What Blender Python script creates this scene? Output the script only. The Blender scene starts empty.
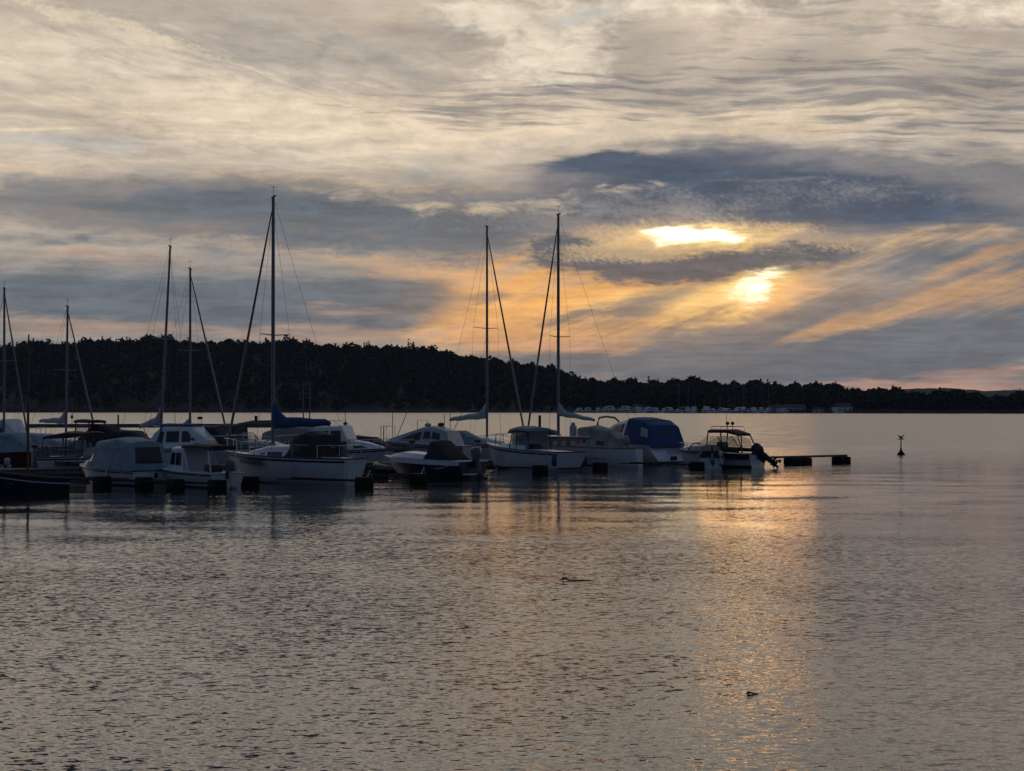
import bpy, bmesh, math, random
import numpy as np
from mathutils import Vector, Matrix

random.seed(7)
RNG = np.random.default_rng(11)
scene = bpy.context.scene
COL = scene.collection

# ------------------------------------------------------------------ camera
F_PX = 2000.0          # focal length in pixels of a 1024 px wide frame
CAM_H = 3.4            # eye height above the water
HORIZON = 407.0        # image row of the true horizon
CX, CY = 512.0, 385.5
PITCH = math.atan((HORIZON - CY) / F_PX)
cam_data = bpy.data.cameras.new('camera')
cam_data.sensor_width = 36.0
cam_data.lens = 36.0 * F_PX / 1024.0
cam_data.clip_start = 0.1
cam_data.clip_end = 20000.0
cam = bpy.data.objects.new('camera', cam_data)
cam.location = (0, 0, CAM_H)
cam.rotation_euler = (math.radians(90) + PITCH, 0, 0)
COL.objects.link(cam)
scene.camera = cam

def ray(px, py):
    """world direction of a photograph pixel"""
    u = (px - CX) / F_PX
    v = (CY - py) / F_PX
    y = math.cos(PITCH) - v * math.sin(PITCH)
    z = math.sin(PITCH) + v * math.cos(PITCH)
    return Vector((u, y, z)).normalized()

def at(px, py):
    """point of the water surface seen at a pixel"""
    d = ray(px, py)
    return Vector((0, 0, CAM_H)) + d * (-CAM_H / d.z)

def sky_pos(px, py):
    d = ray(px, py)
    return math.atan2(d.x, d.y) * F_PX, math.asin(d.z) * F_PX

# ------------------------------------------------------------------ exposure, sun
scene.view_settings.view_transform = 'Standard'
scene.view_settings.look = 'None'
scene.view_settings.exposure = 0.0
scene.view_settings.gamma = 1.0
scene.view_settings.use_curve_mapping = False

SUN_DIR = ray(757, 290)
SUN_EL = math.asin(SUN_DIR.z)
SUN_AZ = math.atan2(SUN_DIR.x, SUN_DIR.y)
sun_data = bpy.data.lights.new('sun', 'SUN')
sun_data.energy = 0.0024
sun_data.angle = math.radians(3.4)      # a veiled sun behind cloud
sun_data.color = (1.0, 0.45, 0.14)
sun = bpy.data.objects.new('sun', sun_data)
sun.rotation_euler = (-SUN_DIR).to_track_quat('-Z', 'Y').to_euler()
COL.objects.link(sun)

# ------------------------------------------------------------------ node shorthand
class S:
    """a float socket with arithmetic that writes shader nodes"""
    nt = None
    def __init__(self, s): self.s = s
    @staticmethod
    def m(op, *a, clamp=False):
        n = S.nt.nodes.new('ShaderNodeMath'); n.operation = op; n.use_clamp = clamp
        for i, v in enumerate(a):
            if isinstance(v, S): S.nt.links.new(v.s, n.inputs[i])
            else: n.inputs[i].default_value = float(v)
        return S(n.outputs[0])
    def __add__(self, o): return S.m('ADD', self, o)
    __radd__ = __add__
    def __sub__(self, o): return S.m('SUBTRACT', self, o)
    def __rsub__(self, o): return S.m('SUBTRACT', o, self)
    def __mul__(self, o): return S.m('MULTIPLY', self, o)
    __rmul__ = __mul__
    def __truediv__(self, o): return S.m('DIVIDE', self, o)

def sstep(x, a, b):
    n = S.nt.nodes.new('ShaderNodeMapRange'); n.interpolation_type = 'SMOOTHSTEP'
    S.nt.links.new(x.s, n.inputs['Value'])
    n.inputs['From Min'].default_value = a; n.inputs['From Max'].default_value = b
    n.inputs['To Min'].default_value = 0; n.inputs['To Max'].default_value = 1
    return S(n.outputs['Result'])

def xyz(x, y, z=0.0):
    n = S.nt.nodes.new('ShaderNodeCombineXYZ')
    for i, v in enumerate((x, y, z)):
        if isinstance(v, S): S.nt.links.new(v.s, n.inputs[i])
        else: n.inputs[i].default_value = float(v)
    return n.outputs[0]

def noise(vec, detail=3.0, rough=0.55, dist=0.0, scale=1.0):
    n = S.nt.nodes.new('ShaderNodeTexNoise')
    n.inputs['Scale'].default_value = scale; n.inputs['Detail'].default_value = detail
    n.inputs['Roughness'].default_value = rough; n.inputs['Distortion'].default_value = dist
    S.nt.links.new(vec, n.inputs['Vector'])
    return S(n.outputs[0])

def mixc(f, a, b):
    n = S.nt.nodes.new('ShaderNodeMix'); n.data_type = 'RGBA'
    for idx, v in ((0, f), (6, a), (7, b)):
        if isinstance(v, S): S.nt.links.new(v.s, n.inputs[idx])
        elif isinstance(v, (int, float)): n.inputs[idx].default_value = v
        elif isinstance(v, tuple): n.inputs[idx].default_value = (*v, 1)
        else: S.nt.links.new(v, n.inputs[idx])
    return n.outputs[2]

def lin(r, g, b, k=1.0):
    f = lambda c: (c / 12.92 if c <= 0.04045 else ((c + 0.055) / 1.055) ** 2.4)
    return (f(r / 255) * k, f(g / 255) * k, f(b / 255) * k)

# ------------------------------------------------------------------ sky
world = bpy.data.worlds.new('World')
scene.world = world
world.use_nodes = True
W = world.node_tree
W.nodes.clear()
S.nt = W
tc = W.nodes.new('ShaderNodeTexCoord')
sep = W.nodes.new('ShaderNodeSeparateXYZ')
W.links.new(tc.outputs['Generated'], sep.inputs[0])
dx, dy, dz = (S(o) for o in sep.outputs)
A0 = S.m('ARCTAN2', dx, dy) * F_PX               # azimuth and elevation, 2000 units to the radian
E0 = S.m('ARCSINE', dz) * F_PX
V0 = S.m('LOGARITHM', (S.m('MAXIMUM', E0, -100.0) + 200.0) / 200.0, math.e) * 200.0

# winds that pull the cloud edges about
wa = noise(xyz(A0 / 90.0, V0 / 14.0, 3.1), 4, 0.6)
wb = noise(xyz(A0 / 60.0, V0 / 9.0, 8.7), 4, 0.6)
A = A0 + (wa - 0.5) * 60.0
E = E0 + (wb - 0.5) * 26.0
n_big = noise(xyz(A0 / 210.0, V0 / 32.0, 1.3), 5, 0.55)
n_str = noise(xyz(A0 / 120.0, V0 / 8.0, 5.9), 5, 0.6, 0.3)
n_rip = noise(xyz(A0 / 75.0, (V0 + A0 * 0.008 + (n_big - 0.5) * 14.0) / 2.2, 2.2), 3, 0.55)
n_puf = noise(xyz((A0 + E0 * 0.5) / 4.4, E0 / 3.2, 7.7), 3, 0.65)
n_mid = noise(xyz(A0 / 34.0, V0 / 6.0, 9.4), 5, 0.62, 0.4)
ca, sa = math.cos(math.radians(20)), math.sin(math.radians(20))
n_dia = noise(xyz((A0 * ca + E0 * sa) / 150.0, (E0 * ca - A0 * sa) / 13.0, 4.4), 5, 0.6, 0.2)

def blob(px, py, rx, ry, rot=0.0, warp=True, power=1):
    a0, e0 = sky_pos(px, py)
    c, s = math.cos(math.radians(rot)), math.sin(math.radians(rot))
    da = (A if warp else A0) - a0
    de = (E if warp else E0) - e0
    u = (da * c + de * s) / rx
    v = (de * c - da * s) / ry
    q = u * u + v * v
    if power == 2: q = q * q
    return S.m('EXPONENT', q * -1.0)

def cover(blobs, tex, amp, lo, hi, strength=1.0):
    """cloud cover: a sum of blobs, broken up by a texture"""
    g = None
    for b in blobs: g = b if g is None else g + b
    g = g + (tex - 0.5) * amp * sstep(g, 0.0, 0.5)
    return sstep(g, lo, hi) * strength

# clear air behind it all: the Nishita dusk sky
nis = W.nodes.new('ShaderNodeTexSky')
nis.sky_type = 'NISHITA'; nis.sun_disc = False
nis.sun_elevation = SUN_EL; nis.sun_rotation = SUN_AZ
nis.air_density = 1.0; nis.dust_density = 1.5; nis.ozone_density = 1.5
air = W.nodes.new('ShaderNodeVectorMath'); air.operation = 'SCALE'
W.links.new(nis.outputs[0], air.inputs[0]); air.inputs['Scale'].default_value = 0.01
clear = air.outputs[0]

# high cirrostratus sheet: cream in front, grey-blue overhead and behind
sheet = mixc(sstep(E0, 60.0, 250.0), lin(122, 122, 126), lin(216, 200, 180))
sheet = mixc(sstep(n_big, 0.34, 0.68) * 0.75, sheet, lin(176, 163, 151))
sheet = mixc(sstep(n_str, 0.45, 0.75) * sstep(E0, 60.0, 200.0) * 0.45, sheet, lin(222, 201, 174))
sheet = mixc(sstep(n_rip, 0.48, 0.66) * sstep(n_big, 0.3, 0.55) * sstep(A0, -200.0, 150.0) * 0.6, sheet, lin(146, 140, 136))
col = sheet

def paint(color, mask):
    global col
    col = mixc(mask, col, color)

# broad tone of the upper sky: greyer flanks, cream brightenings
paint(lin(170, 160, 150), cover([blob(150, 10, 300, 40), blob(990, 80, 130, 60), blob(640, 60, 60, 60), blob(800, 62, 70, 26), blob(60, 95, 110, 24), blob(465, 38, 70, 22)], n_mid, 1.7, 0.1, 1.3, 0.75))
paint(lin(240, 225, 202), cover([blob(545, 36, 80, 34, 0), blob(480, 14, 70, 18), blob(690, 6, 130, 14), blob(990, 12, 90, 16), blob(560, 70, 60, 20)], n_mid, 2.2, 0.3, 1.4, 0.75))
paint(lin(236, 214, 184), cover([blob(430, 125, 200, 44), blob(720, 125, 120, 14, 6), blob(905, 108, 130, 14), blob(180, 105, 200, 30)], n_str, 2.0, 0.25, 1.35, 0.75))
paint(lin(132, 128, 128), cover([blob(960, 95, 170, 50, -4), blob(700, 90, 200, 30), blob(470, 110, 140, 20)], n_rip, 3.6, 0.4, 1.6, 0.8))
paint(lin(118, 118, 124), cover([blob(970, 100, 70, 12, -2), blob(600, 84, 70, 6), blob(930, 130, 110, 12, -4), blob(465, 30, 36, 9, 0), blob(960, 150, 110, 10, -4), blob(620, 45, 24, 24)], n_rip, 2.6, 0.4, 1.5, 0.6))
# thin gaps of clear air
paint(lin(164, 174, 178), cover([blob(425, 170, 40, 14, 0), blob(75, 140, 110, 12), blob(560, 22, 40, 10), blob(600, 12, 30, 6)], n_mid, 1.9, 0.25, 1.5, 0.6))
# wisps fanning up to the right in the upper left
cf, sf = math.cos(math.radians(-13)), math.sin(math.radians(-13))
n_fan = noise(xyz((A0 * cf + V0 * 2.2 * sf) / 95.0, (V0 * 2.2 * cf - A0 * sf) / 13.0, 6.1), 5, 0.62, 0.5)
paint(lin(230, 214, 190), cover([blob(170, 80, 230, 60, -6), blob(330, 140, 170, 30, -6), blob(60, 60, 130, 30, -10)], n_fan, 3.0, 0.5, 1.5, 0.65))
paint(lin(160, 156, 152), cover([blob(220, 60, 240, 50, -8), blob(120, 150, 160, 18, -4), blob(360, 60, 150, 40, -8)], n_fan, -3.2, 0.6, 1.7, 0.55))
# old and fresh aircraft trails
paint(lin(222, 206, 180), cover([blob(70, 14, 90, 9, -13), blob(150, 36, 80, 6, -13)], n_puf, 1.7, 0.3, 1.2, 0.75))
paint(lin(230, 210, 180), cover([blob(38, 129, 58, 1.8, 3, False)], n_mid, 0.5, 0.15, 0.9, 0.8))
paint(lin(226, 206, 176), cover([blob(90, 163, 150, 3.6, 3, False), blob(150, 135, 50, 6)], n_mid, 1.6, 0.3, 1.4, 0.5))
# light under the edge of the sheet
paint(lin(222, 196, 160), cover([blob(420, 185, 150, 12), blob(40, 172, 90, 8), blob(290, 182, 90, 9, -6), blob(770, 130, 100, 12)], n_str, 2.0, 0.3, 1.4, 0.7))
# warm light low down round the sun
paint(lin(196, 166, 138), cover([blob(600, 280, 190, 70), blob(450, 305, 90, 50), blob(740, 290, 150, 50)], n_str, 1.7, 0.2, 1.3, 0.85))
paint(lin(236, 175, 108), cover([blob(620, 285, 160, 44), blob(450, 300, 60, 34), blob(740, 295, 120, 40), blob(520, 325, 90, 34), blob(650, 318, 90, 20, 12)], n_dia, 2.6, 0.25, 1.4, 0.9))
paint(lin(214, 172, 134), cover([blob(360, 262, 130, 12, -8), blob(150, 226, 110, 9, -3), blob(120, 322, 170, 9, -2), blob(400, 336, 90, 12), blob(430, 280, 70, 16)], n_str, 2.2, 0.25, 1.6, 0.6))
# the grey-blue deck: left and centre bands
paint(lin(124, 122, 124), cover([blob(60, 205, 190, 26, -2), blob(330, 222, 200, 44, -3), blob(480, 220, 80, 46), blob(200, 200, 190, 32)], n_mid, 2.4, 0.15, 1.45, 0.85))
paint(lin(90, 104, 116), cover([blob(150, 206, 150, 13, -2), blob(340, 234, 170, 28, -2), blob(490, 232, 70, 30), blob(250, 198, 100, 12), blob(60, 240, 80, 8), blob(400, 205, 110, 12)], n_mid, 2.2, 0.2, 1.45, 0.75))
paint(lin(97, 109, 120), cover([blob(90, 290, 220, 34), blob(270, 306, 170, 24), blob(380, 300, 60, 24, 0)], n_big, 1.5, 0.05, 1.05, 0.9))
paint(lin(176, 148, 130), cover([blob(110, 328, 200, 11, -2), blob(330, 330, 70, 9), blob(345, 312, 60, 8), blob(110, 258, 160, 9, -2)], n_str, 2.0, 0.25, 1.4, 0.75))
# the dark bank above the sun
paint(lin(112, 114, 122), cover([blob(690, 175, 160, 36, -4), blob(870, 205, 200, 40, -5), blob(580, 205, 120, 30), blob(985, 205, 120, 36), blob(770, 195, 180, 38), blob(940, 172, 140, 16, -6)], n_str, 1.9, 0.2, 1.3, 0.85))
paint(lin(72, 88, 108), cover([blob(690, 170, 120, 24, -5), blob(870, 206, 160, 22, -5), blob(600, 206, 80, 16), blob(780, 195, 150, 26), blob(590, 160, 50, 8)], n_str, 1.7, 0.15, 1.15, 0.93))
paint(lin(134, 130, 130), cover([blob(640, 188, 60, 5), blob(900, 188, 90, 5, -5), blob(985, 200, 60, 6), blob(760, 178, 60, 4)], n_rip, 2.0, 0.4, 1.5, 0.5))
paint(lin(140, 138, 138), cover([blob(600, 200, 90, 26), blob(700, 208, 120, 14), blob(470, 215, 90, 30), blob(860, 190, 150, 16, -5)], n_puf * 0.5 + n_mid * 0.5, 3.4, 0.55, 1.7, 0.6))
paint(lin(214, 190, 158), cover([blob(520, 205, 80, 16), blob(390, 200, 110, 10, -6), blob(620, 186, 60, 7)], n_mid, 3.0, 0.55, 1.7, 0.6))
# rippled, mottled edge between the bank and the sun
paint(lin(236, 194, 136), cover([blob(600, 246, 60, 13), blob(775, 226, 80, 8, -8), blob(640, 228, 60, 8), blob(560, 262, 60, 13)], n_puf, 2.6, 0.2, 1.9, 0.55))
paint(lin(226, 186, 138), cover([blob(870, 244, 120, 14, 2), blob(970, 240, 80, 13, 4), blob(830, 262, 60, 10, 10)], n_str, 2.5, 0.3, 1.4, 0.8))
# the low sky to the right: diagonal veils
paint(lin(104, 112, 121), cover([blob(740, 338, 170, 26, 6), blob(860, 330, 170, 40, 14), blob(640, 305, 90, 14, 10), blob(990, 290, 80, 40, 14), blob(690, 362, 240, 18), blob(930, 350, 180, 22, 6), blob(900, 254, 140, 18, 4)], n_dia, 1.9, 0.05, 1.15, 0.93))
paint(lin(218, 168, 120), cover([blob(910, 300, 110, 20, 17), blob(1000, 296, 70, 22, 12), blob(625, 344, 50, 11, 4), blob(980, 258, 80, 10, 18), blob(850, 328, 60, 7, 10)], n_dia, 2.8, 0.25, 1.8, 0.7))
paint(lin(198, 150, 130), cover([blob(1010, 372, 130, 9, 4), blob(870, 386, 110, 5), blob(1010, 390, 90, 5)], n_str, 1.8, 0.25, 1.4, 0.7))
paint(lin(210, 158, 124), cover([blob(560, 345, 70, 16), blob(480, 335, 50, 14)], n_str, 2.0, 0.3, 1.4, 0.75))
# the sun breaking through: a halo, then two bright gaps with a dark cloud between
paint(lin(248, 204, 132), cover([blob(730, 292, 90, 22, 17), blob(700, 238, 110, 18, 0), blob(610, 300, 60, 11, 10)], n_dia, 1.9, 0.35, 1.4, 0.85))
# the glow of the hidden sun in the cloud round it
def glow(color, b):
    global col
    n = W.nodes.new('ShaderNodeMix'); n.data_type = 'RGBA'; n.blend_type = 'ADD'
    W.links.new(b.s, n.inputs[0]); W.links.new(col, n.inputs[6]); n.inputs[7].default_value = (*color, 1)
    col = n.outputs[2]
glow((0.30, 0.15, 0.03), blob(752, 287, 75, 34, 14, True))
glow((0.22, 0.14, 0.05), blob(700, 236, 85, 20, 0, True))
glow((0.14, 0.06, 0.0), blob(600, 300, 170, 50, 0, True))
paint(lin(88, 95, 106), cover([blob(705, 266, 105, 19, 4), blob(640, 264, 90, 15), blob(800, 254, 55, 12, 5), blob(560, 245, 40, 18)], n_mid, 2.0, 0.1, 1.0, 0.93))
paint(lin(242, 206, 150), cover([blob(690, 248, 90, 8, 0), blob(835, 248, 40, 8), blob(600, 250, 60, 11), blob(640, 255, 60, 8)], n_puf, 2.6, 0.3, 1.8, 0.45))
paint(lin(250, 206, 132), cover([blob(730, 296, 76, 20, 22), blob(702, 236, 72, 13, 0)], n_mid, 1.5, 0.15, 1.3, 0.9))
paint(lin(132, 124, 120), cover([blob(650, 300, 60, 9, 14), blob(560, 318, 60, 8, 8), blob(700, 318, 70, 8, 14), blob(480, 296, 60, 7, 0), blob(820, 300, 60, 10, 16)], n_dia, 2.4, 0.3, 1.5, 0.75))
paint(lin(255, 230, 164, 1.2), cover([blob(750, 290, 40, 19, 30), blob(702, 235, 54, 11, 0)], n_mid, 1.5, 0.2, 1.25, 0.95))
paint((1.9, 1.66, 1.2), cover([blob(757, 287, 27, 19, 34), blob(712, 236, 42, 7, -3), blob(676, 234, 24, 8)], n_mid, 1.5, 0.25, 1.25, 1.0))
# fine grain of the cloud everywhere
fine = 1.05 + (n_rip - 0.5) * 0.35 + (n_mid - 0.5) * 0.8 + (n_str - 0.5) * 0.5 + (n_puf - 0.5) * 0.12
grain = W.nodes.new('ShaderNodeVectorMath'); grain.operation = 'SCALE'
W.links.new(col, grain.inputs[0]); W.links.new(fine.s, grain.inputs['Scale'])
col = grain.outputs[0]


# overhead and behind the camera the sheet goes over to dusk blue
ahead = dx * math.sin(SUN_AZ) + dy * math.cos(SUN_AZ)
col = mixc(sstep(E0, 400.0, 620.0) * 0.6, col, lin(192, 189, 184))
high = sstep(E0, 560.0, 1700.0)
col = mixc(high * 0.9, col, mixc(sstep(n_big, 0.35, 0.65), lin(104, 110, 119), lin(70, 85, 106)))
back = sstep(ahead, 0.80, 0.15)
col = mixc(back, col, mixc(sstep(E0, 0.0, 1800.0), lin(72, 84, 106), lin(80, 97, 124)))
col = mixc(0.06, col, clear)

bg = W.nodes.new('ShaderNodeBackground')
W.links.new(col, bg.inputs['Color']); bg.inputs['Strength'].default_value = 1.0
wo = W.nodes.new('ShaderNodeOutputWorld')
W.links.new(bg.outputs[0], wo.inputs['Surface'])
world.cycles.sampling_method = 'MANUAL'
world.cycles.sample_map_resolution = 1024

# ------------------------------------------------------------------ materials
def mat(name, color, rough=0.6, metal=0.0, var=0.15, nscale=6.0, bump=0.0, bscale=30.0, spec=0.5, coat=0.0):
    m = bpy.data.materials.new(name); m.use_nodes = True
    nt = m.node_tree; p = nt.nodes['Principled BSDF']; S.nt = nt
    t = nt.nodes.new('ShaderNodeTexCoord')
    n = noise(t.outputs['Object'], 4, 0.6, 0.2, nscale)
    c = mixc(sstep(n, 0.3, 0.7), tuple(x * (1 - var) for x in color), tuple(min(1, x * (1 + var)) for x in color))
    nt.links.new(c, p.inputs['Base Color'])
    p.inputs['Roughness'].default_value = rough; p.inputs['Metallic'].default_value = metal
    p.inputs['Specular IOR Level'].default_value = spec; p.inputs['Coat Weight'].default_value = coat
    if bump:
        b = nt.nodes.new('ShaderNodeBump'); b.inputs['Distance'].default_value = bump
        h = noise(t.outputs['Object'], 3, 0.5, 0.0, bscale)
        nt.links.new(h.s, b.inputs['Height']); nt.links.new(b.outputs[0], p.inputs['Normal'])
    return m

def water_material():
    m = bpy.data.materials.new('water'); m.use_nodes = True
    nt = m.node_tree; p = nt.nodes['Principled BSDF']; S.nt = nt
    geo = nt.nodes.new('ShaderNodeNewGeometry')
    sp = nt.nodes.new('ShaderNodeSeparateXYZ'); nt.links.new(geo.outputs['Position'], sp.inputs[0])
    x, y = S(sp.outputs[0]), S(sp.outputs[1])
    # gusts and slicks change how rough the water is from place to place
    gust = noise(xyz(x / 14.0, y / 30.0, 1.0), 3, 0.55)
    slick = noise(xyz((x + y * 0.2) / 5.0, y / 22.0, 4.0), 3, 0.5, 0.6)
    lee = sstep(y, 132.0, 88.0) * sstep(y, 30.0, 62.0)                 # the water lying in the lee of the pontoon
    amp = (0.62 + sstep(gust, 0.32, 0.68) * 0.55) * (0.62 + sstep(slick, 0.34, 0.55) * 0.42) * (1.0 - lee * WATER['lee']) * (1.0 - sstep(y, 120.0, 300.0) * 0.3)
    def slopes(vec, detail, rough):
        """two independent fields, read as the slope of the surface along x and along y"""
        n = nt.nodes.new('ShaderNodeTexNoise'); n.inputs['Scale'].default_value = 1.0
        n.inputs['Detail'].default_value = detail; n.inputs['Roughness'].default_value = rough
        nt.links.new(vec, n.inputs['Vector'])
        c = nt.nodes.new('ShaderNodeSeparateColor'); nt.links.new(n.outputs['Color'], c.inputs[0])
        return (S(c.outputs[0]) - 0.5) * 2.0, (S(c.outputs[1]) - 0.5) * 2.0
    warp = noise(xyz(x / 2.5, y / 2.5, 2.0), 2, 0.5) - 0.5
    ax, ay = slopes(xyz((x * 0.97 + y * 0.24 + warp) / WATER['l1'], (y * 0.97 - x * 0.24) / (WATER['l1'] * 0.5), 0.3), 2.0, 0.5)
    bx, by = slopes(xyz((x * 0.97 - y * 0.22) / WATER['l2'], (y * 0.97 + x * 0.22 + warp * 0.4) / (WATER['l2'] * 0.55), 7.0), 2.0, 0.5)
    cx_, cy_ = slopes(xyz(x / 4.2, y / 2.6, 9.0), 1.0, 0.5)
    far_ = sstep(y, 105.0, 190.0)
    dx_, dy_ = slopes(xyz((x + y * 0.1) / 1.5, y / 7.0, 5.0), 3.0, 0.6)
    sx = (ax * WATER['a1'] + bx * WATER['a2']) * 0.85 * amp + cx_ * (WATER['a3'] * 0.4)
    sy = (ay * WATER['a1'] + by * WATER['a2']) * amp + cy_ * WATER['a3'] + dy_ * far_ * 0.17 + far_ * 0.048      # constant tilt added farther out so the water reflects higher, brighter sky
    nv = nt.nodes.new('ShaderNodeVectorMath'); nv.operation = 'NORMALIZE'
    nt.links.new(xyz(sx * -1.0, sy * -1.0, 1.0), nv.inputs[0])
    nt.links.new(nv.outputs[0], p.inputs['Normal'])
    p.inputs['Base Color'].default_value = (0.006, 0.011, 0.014, 1)
    p.inputs['IOR'].default_value = 1.62
    p.distribution = 'MULTI_GGX'
    nt.links.new((0.06 + sstep(y, 95.0, 200.0) * 0.14).s, p.inputs['Roughness'])      # far off, the ripples are finer than the eye resolves
    return m

WATER = dict(l1=0.21, l2=0.085, a1=0.27, a2=0.29, a3=0.04, lee=0.8)

M = {}
M['water'] = water_material()
M['earth'] = mat('shore_earth', (0.014, 0.014, 0.010), 0.9, var=0.45, nscale=0.02)
M['reed'] = mat('reed', (0.11, 0.085, 0.055), 0.9, var=0.3, nscale=0.1)
M['leaf'] = mat('forest_leaf', (0.022, 0.030, 0.022), 0.95, var=0.3, nscale=0.03, spec=0.1)
M['bark'] = mat('bark', (0.09, 0.07, 0.055), 0.9)
M['rock'] = mat('shore_rock', (0.20, 0.18, 0.165), 0.85, var=0.4, nscale=0.4)

def mesh_from(name, verts, faces, mats, mat_idx=None, smooth=False, parent=None):
    me = bpy.data.meshes.new(name)
    me.from_pydata([tuple(v) for v in verts], [], [tuple(f) for f in faces])
    for m in (mats if isinstance(mats, (list, tuple)) else [mats]): me.materials.append(m)
    if mat_idx is not None: me.polygons.foreach_set('material_index', np.array(mat_idx, dtype=np.int32))
    if smooth: me.polygons.foreach_set('use_smooth', np.ones(len(me.polygons), dtype=bool))
    me.update()
    o = bpy.data.objects.new(name, me); COL.objects.link(o)
    if parent is not None: o.parent = parent
    return o

# ------------------------------------------------------------------ water
sea = mesh_from('water', [(-3000, -50, 0), (3000, -50, 0), (3000, 6000, 0), (-3000, 6000, 0)], [(0, 1, 2, 3)], M['water'])
sea['kind'] = 'structure'

# ------------------------------------------------------------------ far shore: hill, low land, distant ridge
RIDGE = [(-420, 352), (-200, 346), (0, 347), (30, 342), (75, 340), (130, 338), (200, 340), (280, 341), (350, 344), (400, 346),
         (430, 349), (470, 354), (510, 361), (540, 366), (570, 374), (600, 378), (640, 381), (700, 381), (750, 381),
         (780, 384), (810, 386), (850, 387), (890, 388), (904, 392), (925, 394), (1024, 394), (1500, 396)]
SHORE = [(-420, 412.2), (512, 412.6), (1024, 413.6), (1500, 414)]
def interp(tab, x): return float(np.interp(x, [a for a, b in tab], [b for a, b in tab]))
DEPTH = 300.0
TREE_H = 9.0
def land_point(px, s):
    """a point of the far land: px across the view, s from the waterline (0) to the ridge (1) and beyond"""
    y0 = CAM_H * F_PX / (interp(SHORE, px) - HORIZON)
    y = y0 + s * DEPTH
    x = (px - CX) / F_PX * y
    ridge = (HORIZON - interp(RIDGE, px)) / F_PX * (y0 + DEPTH) + CAM_H - TREE_H
    ridge = max(ridge, 1.5)
    u = min(max(s, 0.0), 1.0)
    rise = min(1.0, 0.04 * min(1, u / 0.02) + 0.96 * (max(0.0, (u - 0.05) / 0.95) ** 0.8))
    z = ridge * rise if s <= 1 else ridge * max(-0.05, 1 - (s - 1) ** 2 * 1.1)
    if s <= 0: z = -1.5
    return Vector((x, y, z))
pxs = np.linspace(-420, 1500, 193)
ss = [-0.01, 0.0, 0.004, 0.012, 0.03, 0.05, 0.08, 0.12, 0.18, 0.25, 0.33, 0.42, 0.52, 0.63, 0.75, 0.88, 1.0, 1.2, 1.5, 2.0]
vs, fs = [], []
for i, px in enumerate(pxs):
    for j, s in enumerate(ss):
        p = land_point(px, s)
        if j > 1: p.z += (RNG.random() - 0.5) * (0.5 if j < 6 else 3.0)
        vs.append(p)
n = len(ss)
for i in range(len(pxs) - 1):
    for j in range(n - 1):
        fs.append((i * n + j, (i + 1) * n + j, (i + 1) * n + j + 1, i * n + j + 1))
hill = mesh_from('hill', vs, fs, M['earth'], smooth=True); hill['kind'] = 'structure'

FAR = [(840, 396), (880, 391.5), (900, 389.5), (940, 388.5), (965, 390.0), (985, 391.5), (1030, 390.5), (1100, 392), (1300, 395)]
vs, fs = [], []
for i, px in enumerate(np.linspace(840, 1300, 90)):
    y = 4200.0; x = (px - CX) / F_PX * y
    top = (HORIZON - interp(FAR, px)) / F_PX * y + CAM_H + RNG.random() * 2.4
    vs += [(x, y - 500, -2), (x, y - 150, top * 0.7), (x, y, top), (x, y + 600, -2)]
for i in range(89):
    for j in range(3): fs.append((i * 4 + j, i * 4 + 4 + j, i * 4 + 5 + j, i * 4 + 1 + j))
far = mesh_from('distant_ridge', vs, fs, M['leaf']); far['kind'] = 'structure'

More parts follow.
